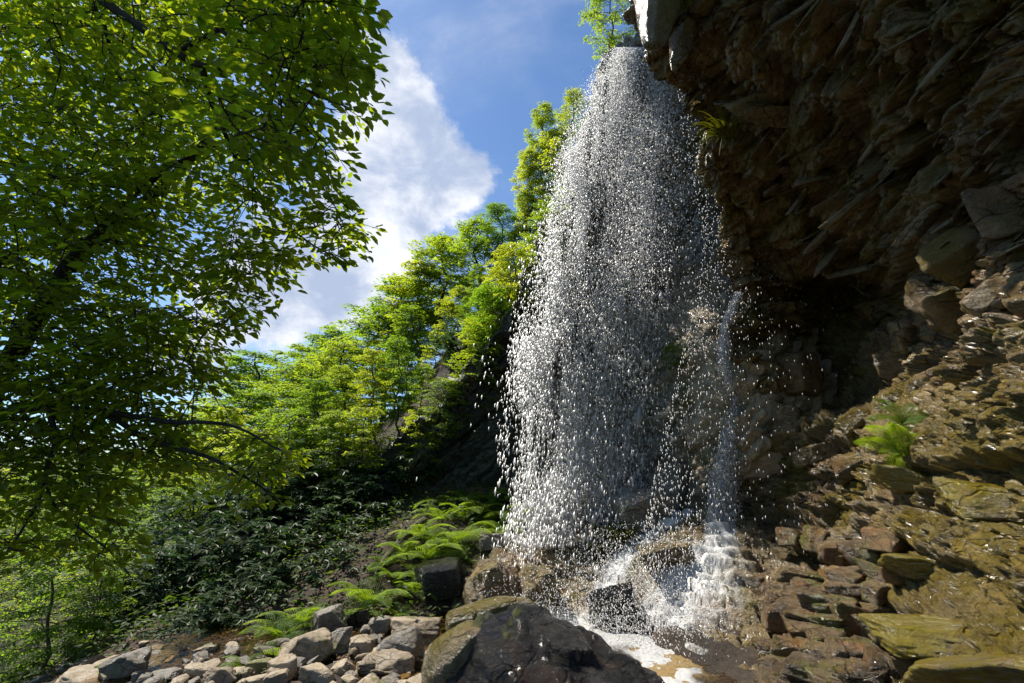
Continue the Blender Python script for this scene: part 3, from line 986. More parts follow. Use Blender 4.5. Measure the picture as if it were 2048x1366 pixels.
# loose stones of the stream bed
stone_me = [rock_mesh('stone', 900 + i, (1, 0.8 + 0.2 * (i % 3), 0.5 + 0.12 * (i % 4)), sub=3, cuts=8, boxy=0.8, rough=0.10, round_=60, smooth=False) for i in range(10)]
for i, me in enumerate(stone_me): me.materials.append(M['stone'] if i % 3 else M['stone_grey'])
cnt = 0
for k in range(2000):
    if cnt >= 210: break
    px = rng.uniform(60, 960); py = rng.uniform(1290, 1400)
    if px > 520 and rng.random() < 0.3: py = rng.uniform(1225, 1380)
    if px < 440 and rng.random() < 0.5: continue
    p, dd = drop_to_ground(px, py)
    if p[0] > 0.2 or p[1] > 9: continue
    s = rng.choice([0.05, 0.07, 0.09, 0.13, 0.17], p=[.3, .28, .22, .14, .06]) * rng.uniform(0.8, 1.2)
    o = obj('stone', stone_me[rng.integers(10)])
    o.location = p + np.array([0, 0, s * 0.18]); o.scale = (s, s, s)
    o.rotation_euler = (rng.uniform(-.35, .35), rng.uniform(-.35, .35), rng.uniform(0, 6.28))
    tag(o, 'small broken tan or grey stone lying loose in the stream bed', 'stone', 'loose stones of the stream bed')
    cnt += 1

# blocks and slabs of the near cliff
blk_me = []
for i in range(8):
    me = rock_mesh('rock_block', 400 + i, (1, 0.8, 0.55), sub=4, cuts=8, boxy=0.9, rough=0.09, round_=50)
    me.materials.append(M['block']); blk_me.append(me)
slab_me = []
for i in range(6):
    me = rock_mesh('rock_slab', 430 + i, (1, 0.7, 0.3), sub=5, cuts=12, boxy=0.7, rough=0.09, round_=30)
    me.materials.append(M['wall']); slab_me.append(me)


def cliff_piece(name, me, px, py, wpx, hpx, rot, out=0.0, dep=None):
    c, nrm = on_cliff(px, py)
    dd = (c - CAMP) @ np.array([0, math.cos(PITCH), math.sin(PITCH)])
    o = obj(name, me, parent=cliff)
    a = wpx / FPX * dd / 2; b = hpx / FPX * dd / 2
    o.location = c + nrm * out * a
    o.scale = (a, a if dep is None else dep, b / (0.55 if name == 'rock_block' else 0.3))
    o.rotation_euler = rot
    return o


WALL = R(-62)   # the near wall runs towards the fall
for (px, py, wp, hp) in [(1560, 1125, 90, 50), (1640, 1090, 100, 70), (1605, 1150, 130, 44), (1700, 1160, 90, 60), (1575, 1190, 90, 52), (1650, 1205, 110, 46),
                         (1545, 1240, 70, 60), (1620, 1250, 120, 44), (1700, 1235, 90, 70), (1580, 1290, 100, 50), (1655, 1280, 80, 70), (1700, 1300, 110, 60),
                         (1550, 1335, 90, 60), (1630, 1330, 120, 50), (1710, 1345, 120, 60), (1770, 1330, 90, 70), (1790, 1260, 80, 50), (1530, 1160, 50, 60),
                         (1520, 1090, 60, 50), (1580, 1070, 70, 40), (1530, 1290, 40, 50), (1745, 1190, 60, 50), (1560, 1380, 130, 60), (1690, 1390, 130, 60),
                         (1840, 1330, 90, 60), (1600, 1215, 60, 30), (1680, 1255, 60, 40)] + [(rng.uniform(1525, 1790), rng.uniform(1080, 1380), rng.uniform(50, 120), rng.uniform(26, 60)) for _ in range(34)]:
    cliff_piece('rock_block', blk_me[rng.integers(8)], px, py, wp * 1.05, hp, (rng.uniform(-.12, .12), rng.uniform(-.12, .2), rng.uniform(-1.3, 0.4)), 0.05)
for (px, py, wp, hp, ry) in [(1880, 1245, 330, 70, -0.16), (1960, 1330, 420, 90, -0.28), (1830, 1130, 210, 56, 0.02), (1985, 1010, 240, 90, 0.08), (1800, 950, 170, 60, 0.2)]:
    cliff_piece('rock_slab', slab_me[rng.integers(6)], px, py, wp, hp, (rng.uniform(-.1, .1), ry, WALL + rng.uniform(-.2, .2)), -0.12)
for (px, py, wp, hp) in [(1605, 745, 130, 130), (1800, 660, 80, 80), (1840, 590, 110, 120), (1770, 730, 90, 100), (1900, 500, 140, 130), (1980, 440, 120, 130), (1730, 620, 70, 60),
                         (1880, 620, 110, 110), (1960, 590, 110, 90), (1690, 830, 90, 50), (1760, 850, 110, 70), (1560, 820, 70, 50), (1610, 900, 100, 50), (1680, 930, 90, 50), (1830, 760, 90, 70)]:
    cliff_piece('rock_block', blk_me[rng.integers(8)], px, py, wp, hp, (rng.uniform(-.5, .5), rng.uniform(-.6, .0), rng.uniform(-1.4, 0.2)), -0.25)
    COL.objects[-1].material_slots[0].link = 'OBJECT'
    COL.objects[-1].material_slots[0].material = M['cliff']

# thin plates hanging from the overhang
fl_me = []
for i in range(8):
    me = rock_mesh('rock_flake', 470 + i, (1, 0.55, 0.10), sub=3, cuts=9, boxy=0.4, rough=0.10, round_=24)
    me.materials.append(M['flake']); fl_me.append(me)
# direction along the wall on the built surface
du = unit(np.gradient(near_d, axis=1))[60:].reshape(-1, 3)
for k in range(150):
    px = rng.uniform(1400, 2040); py = rng.uniform(0, 600)
    if px < np.interp(py, [0, 170, 290, 410, 520, 600], [1330, 1400, 1430, 1470, 1500, 1530]) + 70: continue
    if 1530 < px < 1720 and py > 520: continue
    j = np.argmin((_ppx - px) ** 2 + (_ppy - py) ** 2)
    c, nrm, tt = near_flat[j], near_nflat[j], du[j]
    dd = _pf[j]
    L = rng.uniform(30, 95) / FPX * dd
    z = unit(np.array([nrm]) * 0.6 + np.array([[0, 0, 1.0]]) + rng.normal(size=(1, 3)) * 0.25)[0]
    x = unit(np.array([tt - z * np.dot(tt, z)]))[0]
    y = np.cross(z, x)
    m4 = Matrix(((x[0], y[0], z[0], c[0]), (x[1], y[1], z[1], c[1]), (x[2], y[2], z[2], c[2]), (0, 0, 0, 1)))
    o = obj('rock_flake', fl_me[k % 8], parent=cliff)
    o.matrix_world = m4 @ Matrix.Diagonal((L, L * 0.5, L * rng.uniform(0.35, 0.9), 1))
# pointed blocks hanging at the lip beside the water
for (px, py, wp, hp, ry, sd) in [(1312, 45, 100, 150, 0.1, 81), (1362, 95, 60, 120, 0.25, 82)]:
    c, nrm = on_cliff(px + 25, py)
    dd = (c - CAMP) @ np.array([0, math.cos(PITCH), math.sin(PITCH)]) - 0.3
    a = wp / FPX * dd / 2; b = hp / FPX * dd / 2
    v, f = rock_shape(sd, (a, a, b), sub=4, cuts=8, boxy=0.7, rough=0.05, round_=26)
    v[:, :2] *= np.clip(0.75 + 0.45 * v[:, 2:3] / b, 0.25, 1.15)
    o = obj('hanging_block', mesh_from('hanging_block', v, faces_tris=f), M['cliff'], parent=cliff)
    o.location = P(px, py, dd); o.rotation_euler = (0.1, ry, 0.4)


# ------------------------------------------------------------------ broadleaf trees
def spray_leaves(base, axis, length, nleaf, leafL, flat=0.25, r=rng):
    """flat leafy twig: leaves alternate to both sides of a drooping axis"""
    axis = unit(axis)
    up = np.array([0, 0, 1.0])
    side = np.cross(axis, up); side = side / max(np.linalg.norm(side), 1e-6)
    u2 = np.cross(side, axis)
    t = (np.arange(nleaf) + r.random(nleaf)) / nleaf
    sgn = np.where(np.arange(nleaf) % 2 == 0, 1.0, -1.0)
    spread = (0.10 + 0.42 * np.sin(np.pi * np.clip(t * 0.9 + 0.08, 0, 1))) * length * r.random(nleaf) ** 0.6
    pos = base + axis * (t * length)[:, None] + side * (sgn * spread)[:, None] - up * ((t ** 2) * length * 0.22)[:, None] \
        - up * (spread ** 2 * 0.25 / max(length, 0.1))[:, None] + u2 * (r.normal(size=nleaf) * 0.04 * length)[:, None]
    ax = axis[None] * 0.75 + side * (sgn * 0.75)[:, None] - up * 0.22 + r.normal(size=(nleaf, 3)) * 0.30
    nr = up + r.normal(size=(nleaf, 3)) * flat
    L = leafL * r.uniform(0.7, 1.25, nleaf)
    return pos, ax, nr, L


def make_tree(seed, H, spread, trunk_r, crown0=0.25, leafL=0.16, nbranch=34, sprays_per=7, nleaf=16, droop=0.15, lean=0.0, fine=False, upright=0.5):
    """unit-built tree: returns trunk mesh and crown mesh; base at origin"""
    r = np.random.default_rng(seed)
    acc = Acc()
    n = 14
    tz = np.linspace(0, 1, n)
    wob = np.cumsum(r.normal(size=(n, 2)) * 0.018 * H, 0)
    pts = np.stack([wob[:, 0] + lean * tz ** 1.5 * H, wob[:, 1], tz * H * 0.94], -1)
    pts[0, 2] -= 0.4
    acc.add(tube(pts, trunk_r * (1.15 - tz) ** 0.8, 8))
    LP, LA, LN, LL = [], [], [], []
    for b in range(nbranch):
        f = crown0 + (1 - crown0) * ((b + r.random()) / nbranch)
        k = f * (n - 1); i = min(int(k), n - 2)
        o = pts[i] + (pts[i + 1] - pts[i]) * (k - i)
        az = b * 2.4 + r.normal() * 0.4
        g = (f - crown0) / (1 - crown0)
        ln = spread * (np.sin(np.pi * (0.18 + 0.80 * g)) ** 0.75) * r.uniform(0.65, 1.15)
        ln = max(ln, 0.3 * spread * (1 - g) + 0.12 * spread)
        el = upright * (0.15 + 1.0 * g) + r.normal() * 0.12
        dr = np.array([math.cos(az) * math.cos(el), math.sin(az) * math.cos(el), math.sin(el)])
        m = 6
        tt = np.linspace(0, 1, m)
        bp = o + dr * (tt * ln)[:, None] - np.array([0, 0, 1.0]) * (tt ** 2 * ln * droop)[:, None]
        bp[1:] += r.normal(size=(m - 1, 3)) * 0.035 * ln
        acc.add(tube(bp, trunk_r * 0.34 * (1.05 - tt) * (1 - 0.6 * g) + 0.006, 4))
        for s in range(sprays_per):
            f2 = 0.22 + 0.80 * (s + r.random()) / sprays_per
            k2 = min(f2, 0.999) * (m - 1); i2 = int(k2)
            o2 = bp[i2] + (bp[i2 + 1] - bp[i2]) * (k2 - i2)
            az2 = az + r.normal() * 0.9
            d2 = np.array([math.cos(az2), math.sin(az2), r.normal() * 0.18 + 0.10 * g])
            sl_ = spread * r.uniform(0.22, 0.42) * (1.1 - 0.4 * f2)
            p_, a_, n_, l_ = spray_leaves(o2, d2, sl_, nleaf, leafL, 0.32, r)
            LP.append(p_); LA.append(a_); LN.append(n_); LL.append(l_)
            acc.add(tube(np.stack([o2, o2 + unit(d2) * sl_ * 0.5, o2 + unit(d2) * sl_ * 0.9 - np.array([0, 0, sl_ * 0.15])]), [0.012, 0.008, 0.004], 3))
    LP, LA, LN, LL = map(np.concatenate, (LP, LA, LN, LL))
    v, q, rd = leaf_geo(LP, LA, LN, LL, LL * 0.58, fine)
    return acc.mesh('trunk'), mesh_from('crown', v, q, smooth=False, attrs={'rnd': rd})


TREES = []
spec = [  # H, spread, trunk, crown0, leafL, nbranch, sprays, nleaf
    (9.0, 2.6, 0.11, 0.22, 0.155, 46, 9, 24), (9.0, 2.2, 0.10, 0.30, 0.15, 42, 9, 24), (9.0, 2.9, 0.13, 0.18, 0.165, 50, 9, 24),
    (9.0, 2.0, 0.10, 0.38, 0.145, 40, 8, 24), (9.0, 2.5, 0.12, 0.10, 0.16, 50, 9, 24), (6.0, 2.3, 0.07, 0.05, 0.15, 40, 8, 22), (6.0, 2.4, 0.05, 0.05, 0.15, 30, 6, 15)]
for i, (H, sp, tr, c0, lf, nb, ns, nl) in enumerate(spec):
    t_, c_ = make_tree(50 + i, H, sp, tr, c0, lf, nb, ns, nl, droop=0.18)
    t_.materials.append(M['bark_pale'] if i % 2 else M['bark']); c_.materials.append(M['leaf_hill'])
    TREES.append((H, t_, c_))


def plant_tree(var, x, y, ztop, label, group, rz=None, wide=1.0, z0=None, name='broadleaf_tree'):
    H, t_, c_ = TREES[var]
    z = floor_z(x, y) if z0 is None else z0
    h = max(ztop - z, 1.5)
    e = empty(name, (x, y, z - 0.1))
    s = h / H
    e.scale = (s * wide, s * wide, s)
    e.rotation_euler = (0, 0, rng.uniform(0, 6.28) if rz is None else rz)
    obj('trunk', t_, parent=e); obj('crown', c_, parent=e)
    tag(e, label, 'tree', group)
    return e


sky_lab = 'tall sunlit broadleaf tree on the skyline of the wooded slope'
mid_lab = 'bright yellow green broadleaf tree in the thick of the wooded slope'
low_lab = 'young leafy tree in the sunlit valley wood below the horizontal limb'
for k, (px, py, d, var, wide, lab, g) in enumerate([
    # skyline, from the valley up to the cliff top
    (455, 715, 30, 0, 1.2, sky_lab, 0), (520, 690, 28, 2, 1.2, sky_lab, 0), (590, 668, 26, 1, 1.3, sky_lab, 0), (660, 640, 25, 4, 1.2, sky_lab, 0),
    (720, 600, 24, 0, 1.2, sky_lab, 0), (790, 545, 23, 2, 1.2, sky_lab, 0), (850, 520, 22, 1, 1.2, sky_lab, 0), (905, 450, 22, 3, 1.3, sky_lab, 0),
    (955, 425, 21, 4, 1.2, sky_lab, 0), (1005, 412, 20.5, 0, 1.1, sky_lab, 0), (1050, 380, 20, 2, 1.0, sky_lab, 0),
    (1085, 200, 20.5, 4, 0.62, 'tall narrow tree on the cliff top right beside the falling water', 1), (1140, 172, 21.5, 2, 0.62, 'tall narrow tree on the cliff top half veiled by the falling water', 1),
    (1120, 250, 19.5, 5, 0.8, 'dense green crown on the cliff top between the tall trees and the water', 1), (1135, 340, 18.5, 5, 0.8, 'low crown at the cliff edge partly behind the falling drops', 1),
    (1060, 285, 20.0, 4, 0.75, 'leafy cliff top tree just below the two tall narrow trees', 1),
    # middle of the slope
    (560, 720, 22, 0, 1.3, mid_lab, 2), (630, 700, 20, 4, 1.2, mid_lab, 2), (500, 760, 21, 2, 1.3, mid_lab, 2), (700, 668, 19, 2, 1.2, mid_lab, 2), (830, 600, 19, 4, 1.1, mid_lab, 2),
    (900, 560, 18.5, 0, 1.0, mid_lab, 2), (960, 520, 18, 4, 1.1, mid_lab, 2), (1020, 490, 17.5, 5, 1.0, mid_lab, 2), (1060, 520, 17, 5, 0.9, mid_lab, 2),
    (930, 640, 16.5, 4, 0.9, mid_lab, 2), (990, 600, 16.5, 5, 1.0, mid_lab, 2), (870, 680, 16.5, 5, 1.0, mid_lab, 2), (640, 760, 17, 4, 1.1, mid_lab, 2), (580, 800, 16, 5, 1.1, mid_lab, 2),
    (460, 800, 18, 4, 1.3, mid_lab, 2), (520, 840, 15, 5, 1.2, mid_lab, 2), (790, 660, 17.5, 4, 1.0, mid_lab, 2),
    # valley wood on the far side of the stream
    (60, 935, 24, 1, 1.6, low_lab, 3), (180, 925, 22, 0, 1.6, low_lab, 3), (300, 900, 20, 3, 1.6, low_lab, 3), (400, 860, 20, 2, 1.4, low_lab, 3),
    (120, 1000, 15, 6, 1.4, low_lab, 3), (240, 985, 14, 6, 1.4, low_lab, 3), (350, 960, 14, 6, 1.3, low_lab, 3), (20, 1010, 13, 6, 1.4, low_lab, 3), (430, 930, 14, 6, 1.2, low_lab, 3),
    (-60, 960, 18, 2, 1.5, low_lab, 3), (80, 1080, 11, 6, 1.3, low_lab, 3), (180, 1090, 10.5, 6, 1.2, low_lab, 3), (290, 1060, 11.5, 6, 1.1, low_lab, 3), (-10, 1130, 9, 6, 1.2, low_lab, 3),
    (110, 1180, 8.6, 6, 1.0, low_lab, 3), (210, 1190, 9.0, 6, 1.0, low_lab, 3),
]):
    p = P(px, py, d)
    plant_tree(var, p[0], p[1], p[2], lab, ['trees along the skyline of the slope', 'trees on the cliff top', 'trees covering the slope', 'trees of the valley wood'][g] if g != 1 else None, wide=wide)

for k, (px, py, d) in enumerate([(-120, 930, 45), (-20, 925, 52), (60, 918, 60), (140, 905, 48), (220, 900, 42), (300, 880, 45), (370, 850, 40), (430, 800, 38), (100, 930, 36), (250, 925, 32), (0, 940, 34), (-80, 950, 28), (340, 900, 30)]):
    p = P(px, py, d)
    plant_tree(k % 5, p[0], p[1], p[2], 'hazy far tree crown deep in the valley wood', 'far trees of the valley', wide=1.5)
# slender saplings with visible trunks before the dark slope
for (px, pyt, pyb, d, var, wide, lab) in [(790, 640, 1010, 13.2, 1, 0.9, 'slender twin sapling with a straight pale trunk before the dark rock'),
                                          (745, 660, 960, 13.8, 3, 1.0, 'slim sapling with thin dark trunk behind the pale trunk'),
                                          (620, 730, 960, 13.6, 1, 1.0, 'layered sapling whose flat sprays reach over the dark evergreen bank'),
                                          (690, 700, 950, 14.5, 0, 0.9, 'feathery sapling in the middle of the slope with flat leaf layers'),
                                          (830, 700, 1000, 13.4, 5, 0.8, 'leafy sapling leaning out before the shaded cliff'),
                                          (725, 790, 1000, 12.2, 5, 1.0, 'low sapling with bright drooping sprays beside the pale trunk'),
                                          (660, 800, 1000, 12.6, 5, 1.1, 'wide low sapling spreading over the evergreen shrubs'),
                                          (560, 800, 980, 12.6, 5, 1.0, 'low bushy sapling overhanging the dark evergreen bank')]:
    b_ = P(px, pyb, d); t_ = P(px, pyt, d)
    plant_tree(var, b_[0], b_[1], t_[2], lab, None, wide=wide, name='sapling')
# thin leaning trees on the near bank
for (px, d, ptop, lab) in [(90, 7.2, 1010, 'leaning dark stemmed bank tree beside the long flat pale rock'), (170, 7.6, 1100, 'thin forked bank tree behind the peaked grey rock')]:
    b_ = P(px, 1330, d); t_ = P(px + 60, ptop, d)
    e = plant_tree(5, b_[0], b_[1], t_[2], lab, None, wide=0.9, name='bank_tree')
# tree on the lip above the water
lt = P(1215, 70, 15.6)
plant_tree(5, lt[0] + 0.2, lt[1] + 0.3, lt[2] + 3.4, 'small bushy tree at the very lip above the falling water', None, wide=0.6, z0=lt[2] - 1.0, name='lip_tree')

# ------------------------------------------------------------------ overhanging beech
POLY = np.array([(-700, -700), (700, -700), (690, 0), (705, 120), (695, 240), (700, 290), (680, 330), (645, 365), (690, 440), (695, 505), (650, 540), (610, 500), (560, 520), (510, 550), (470, 590), (500, 615),
                 (450, 640), (430, 690), (420, 740), (450, 800), (530, 850), (570, 905), (555, 950), (520, 1000), (480, 1035), (450, 1000), (420, 960), (330, 940), (270, 950), (250, 1000), (270, 1090), (220, 1150),
                 (150, 1110), (100, 1150), (0, 1150), (-700, 1250)], float)


def inside(px, py):
    c = np.zeros(len(px), bool)
    x0, y0 = POLY[:, 0], POLY[:, 1]
    x1, y1 = np.roll(x0, 1), np.roll(y0, 1)
    for a, b, c0, d0 in zip(x0, y0, x1, y1):
        cr = ((b > py) != (d0 > py)) & (px < (c0 - a) * (py - b) / (d0 - b + 1e-9) + a)
        c ^= cr
    return c


beech = empty('beech_tree', tuple(P(-330, 1500, 5.6) * np.array([1, 1, 0]) + np.array([0, 0, -1.4])))
tag(beech, 'big overhanging beech with dark limbs and drooping leafy branches', 'tree')
bo = np.array(beech.location)
LIMBS = [
    ([(-330, 1560, 5.6), (-230, 1250, 5.5), (-120, 980, 5.4), (-20, 790, 5.4), (60, 660, 5.5), (150, 525, 5.7), (260, 430, 5.9), (380, 320, 6.0), (470, 200, 6.0)], 0.17, 0.03, 'trunk'),
    ([(-120, 980, 5.4), (0, 745, 5.0), (70, 640, 4.9), (120, 545, 4.9), (230, 430, 5.0), (330, 340, 5.1), (430, 290, 5.0)], 0.09, 0.015, 'limb'),
    ([(-140, 1000, 5.4), (-60, 850, 4.8), (0, 826, 4.6), (180, 822, 4.5), (300, 878, 4.4), (430, 920, 4.4), (540, 985, 4.5)], 0.055, 0.008, 'limb'),
    ([(180, 822, 4.5), (330, 840, 4.3), (450, 850, 4.2), (560, 900, 4.2)], 0.03, 0.006, 'limb'),
    ([(100, 826, 4.55), (113, 880, 4.5), (95, 940, 4.5), (62, 1030, 4.5), (0, 1120, 4.5)], 0.026, 0.008, 'limb'),
    ([(93, 950, 4.5), (100, 1000, 4.45), (150, 1050, 4.4), (215, 1100, 4.4), (260, 1150, 4.4)], 0.016, 0.005, 'limb'),
    ([(-100, -300, 5.2), (150, -60, 4.7), (230, 20, 4.6), (320, 80, 4.5), (400, 128, 4.4), (500, 140, 4.4), (600, 175, 4.4), (700, 215, 4.5)], 0.06, 0.008, 'limb'),
    ([(365, 95, 4.45), (440, 55, 4.3), (520, 15, 4.2), (640, 25, 4.2), (720, 40, 4.3)], 0.022, 0.005, 'limb'),
    ([(400, 128, 4.4), (430, 220, 4.6), (500, 370, 4.9), (600, 470, 5.1), (700, 530, 5.2)], 0.03, 0.006, 'limb'),
    ([(300, -250, 4.4), (380, -60, 4.3), (430, 50, 4.3), (560, 120, 4.3)], 0.05, 0.008, 'limb'),
    ([(160, -40, 4.7), (210, 60, 4.9), (230, 130, 5.1), (280, 230, 5.4), (330, 330, 5.6)], 0.028, 0.008, 'limb'),
    ([(-300, 300, 5.0), (-100, 310, 5.2), (60, 340, 5.4), (180, 370, 5.6), (330, 380, 5.8)], 0.05, 0.01, 'limb'),
    ([(-120, 640, 5.2), (0, 520, 5.3), (150, 480, 5.5), (330, 500, 5.7), (480, 560, 5.9)], 0.04, 0.008, 'limb'),
]
limb_pts = []
for pix, r0, r1, nm in LIMBS:
    c = np.array([P(*q) for q in pix])
    t = np.linspace(0, len(c) - 1, len(c) * 7)
    pts = catmull(c, t)
    pts = pts + 0.02 * np.stack([fbm(pts * 3 + 5, 2, 81), fbm(pts * 3 + 9, 2, 82), fbm(pts * 3 + 13, 2, 83)], -1)
    v, q = tube(pts - bo, np.linspace(r0, r1, len(pts)), 8)
    obj(nm, mesh_from(nm, v, q), M['bark'], parent=beech)
    limb_pts.append(pts)
limb_pts = np.concatenate(limb_pts)

N = 13500
spx = rng.uniform(-650, 790, N); spy = rng.uniform(-650, 1200, N)
keep = inside(spx, spy)
hole = fbm(np.stack([spx / 115, spy / 115, spx * 0], -1), 3, 91)
keep &= (hole > np.where(spx < 330, -0.30, -0.16)) | (rng.random(N) < 0.15)
keep &= ~((spx > 330) & (rng.random(N) < 0.22))
keep &= ~((spy > 930) & (rng.random(N) < 0.55)) & ~((spy > 640) & ((spx > 320) | (spy > 900)) & (rng.random(N) < 0.40))
keep &= ~((spx < 0) & (rng.random(N) < 0.5)) & ~((spy < -60) & (rng.random(N) < 0.75))
spx, spy = spx[keep], spy[keep]
dd = 4.0 + rng.random(len(spx)) * np.interp(spy, [300, 650], [4.2, 2.6])
nearz = (spx > 430) & (spy < 330) & (rng.random(len(spx)) < 0.5)
dd = np.where(spx > 450, 4.0 + (dd - 4.0) * 0.4, dd)
dd = np.where(nearz, rng.uniform(2.9, 4.2, len(spx)), dd)
low = np.clip((spy - 700) / 250, 0, 1)
dd = dd * (1 - low) + (4.1 + 0.9 * rng.random(len(spx))) * low
bases = P(spx, spy, dd)
ordr = np.argsort(((bases[:, None, :] - limb_pts[None, ::3]) ** 2).sum(-1).min(1))
bases = bases[ordr]; spx = spx[ordr]; spy = spy[ordr]
conn = list(limb_pts[::2])
conn_arr = np.array(conn)
tw = Acc()
LP, LA, LN, LL = [], [], [], []
pool = [conn_arr]
for i, b in enumerate(bases):
    allp = conn_arr
    k = np.argmin(((allp - b) ** 2).sum(1))
    a = allp[k]
    dv = b - a
    dist = np.linalg.norm(dv)
    m = (a + b) / 2 + np.array([0, 0, 0.06 * dist])
    tw.add(tube(np.stack([a, m, b]) - bo, [0.008, 0.006, 0.005], 3))
    newp = np.stack([m, b])
    conn_arr = np.concatenate([conn_arr, newp])
    az = math.atan2(dv[1], dv[0]) + rng.normal() * 0.6
    if rng.random() < 0.35: az = rng.normal() * 0.7
    d2 = np.array([math.cos(az), math.sin(az), rng.normal() * 0.18 - 0.12])
    ln = rng.uniform(0.32, 0.56)
    edge = not bool(inside(np.array([spx[i] + 60.0]), np.array([spy[i]]))[0])
    if edge: ln *= 0.6
    p_, a_, n_, l_ = spray_leaves(b, d2, ln, 15, 0.092, 0.42)
    LP.append(p_); LA.append(a_); LN.append(n_); LL.append(l_)
    e2 = b + unit(d2) * ln * 0.9 - np.array([0, 0, ln * 0.16])
    tw.add(tube(np.stack([b, (b + e2) / 2 + np.array([0, 0, 0.03]), e2]) - bo, [0.005, 0.0035, 0.002], 3))
LP, LA, LN, LL = map(np.concatenate, (LP, LA, LN, LL))
obj('twig', tw.mesh('twig'), M['bark'], parent=beech)['kind'] = 'stuff'
# the 300 leaves that show largest are parts, the rest one mass
qx, qy, qf = project(LP)
inf = (qx > 10) & (qx < 2038) & (qy > 10) & (qy < 1356)
score = np.where(inf, LL / qf, 0)
big = np.argsort(-score)[:300]
rest = np.setdiff1d(np.arange(len(LP)), big)
v, q, rd = leaf_geo(LP[rest] - bo, LA[rest], LN[rest], LL[rest], LL[rest] * 0.6, True)
crown = obj('crown', mesh_from('crown', v, q, smooth=False, attrs={'rnd': rd}), M['leaf_near'], parent=beech)
crown['kind'] = 'stuff'
lm = []
for i in range(6):
    v, q, rd = leaf_geo(np.zeros((1, 3)), np.array([[1.0, 0, 0]]), np.array([[0, 0, 1.0]]), np.array([1.0]), np.array([0.6]), True)
    me = mesh_from('leaf', v, q, smooth=False, attrs={'rnd': rd}); me.materials.append(M['leaf_near']); lm.append(me)
for j, i in enumerate(big):
    x = LA[i] / np.linalg.norm(LA[i]); y = np.cross(LN[i], x); y /= np.linalg.norm(y); z = np.cross(x, y)
    o = obj('leaf', lm[j % 6], parent=crown)
    c = LP[i] - bo
    s = LL[i]
    o.matrix_local = Matrix(((x[0] * s, y[0] * s, z[0] * s, c[0]), (x[1] * s, y[1] * s, z[1] * s, c[1]), (x[2] * s, y[2] * s, z[2] * s, c[2]), (0, 0, 0, 1)))

# ------------------------------------------------------------------ evergreen shrubs, ferns, grass
SHRUB = []
for i in range(4):
    r = np.random.default_rng(700 + i)
    acc = Acc(); LP, LA, LN, LL = [], [], [], []
    for b in range(26):
        az = r.uniform(0, 6.28); rad = r.uniform(0.2, 1.0) ** 0.6
        top = np.array([math.cos(az) * rad, math.sin(az) * rad, 0.35 + 0.85 * math.sqrt(max(0, 1.02 - rad ** 2)) * r.uniform(0.55, 1.0)])
        st = np.array([math.cos(az) * 0.1, math.sin(az) * 0.1, -0.15])
        midp = (st + top) / 2 + r.normal(size=3) * 0.1
        acc.add(tube(catmull(np.array([st, midp, top]), np.linspace(0, 2, 6)), np.linspace(0.03, 0.008, 6), 4))
        for s in range(13):
            c = top + r.normal(size=3) * np.array([0.20, 0.20, 0.16]) - np.array([0, 0, 0.1])
            n = 9
            th = r.uniform(0, 6.28) + np.arange(n) * 6.283 / n
            tilt = unit(np.array([math.cos(az) * rad * 0.6, math.sin(az) * rad * 0.6, 1.0]))
            ax = np.stack([np.cos(th), np.sin(th), -0.15 + r.normal(size=n) * 0.25], -1)
            LP.append(np.repeat(c[None], n, 0)); LA.append(ax)
            LN.append(np.repeat(tilt[None], n, 0) + r.normal(size=(n, 3)) * 0.2); LL.append(r.uniform(0.09, 0.16, n))
    LP, LA, LN, LL = map(np.concatenate, (LP, LA, LN, LL))
    v, q, rd = leaf_geo(LP, LA, LN, LL, LL * 0.32, True)
    cm = mesh_from('foliage', v, q, smooth=False, attrs={'rnd': rd}); cm.materials.append(M['leaf_dark'])
    sm = acc.mesh('stem'); sm.materials.append(M['bark'])
    SHRUB.append((sm, cm))
for k, (px, py, d, s, lab) in enumerate([
    (500, 1230, 7.8, 1.0, 'glossy evergreen shrub just above the stream stones'), (610, 1150, 9.0, 1.1, None), (420, 1290, 7.4, 0.85, 'low evergreen shrub beside the peaked grey rock'),
    (560, 1060, 11, 1.4, None), (690, 1080, 10.5, 1.2, None), (640, 980, 12.5, 1.5, None), (740, 990, 12.4, 1.2, 'pale flecked evergreen shrub behind the slender sapling trunks'),
    (480, 1130, 9.6, 1.3, None), (380, 1190, 9.2, 1.2, None), (820, 960, 13.0, 1.3, None), (560, 950, 13.5, 1.5, None), (900, 870, 13.6, 1.0, None), (960, 700, 15, 1.4, None),
    (1040, 590, 15, 1.3, None), (430, 1040, 12, 1.5, None), (300, 1230, 9.5, 1.0, None)]):
    c = P(px, py, d)
    zf = floor_z(c[0], c[1])
    e = empty('evergreen_shrub', (c[0], c[1], min(c[2] - 0.5 * s, max(zf, c[2] - 1.0 * s))))
    e.scale = (s, s, s); e.rotation_euler = (0, 0, rng.uniform(0, 6.28))
    obj('stem', SHRUB[k % 4][0], parent=e); obj('foliage', SHRUB[k % 4][1], parent=e)
    tag(e, lab or 'dark evergreen shrub in the shade of the wooded bank', 'shrub', None if lab else 'shaded shrubs of the bank')

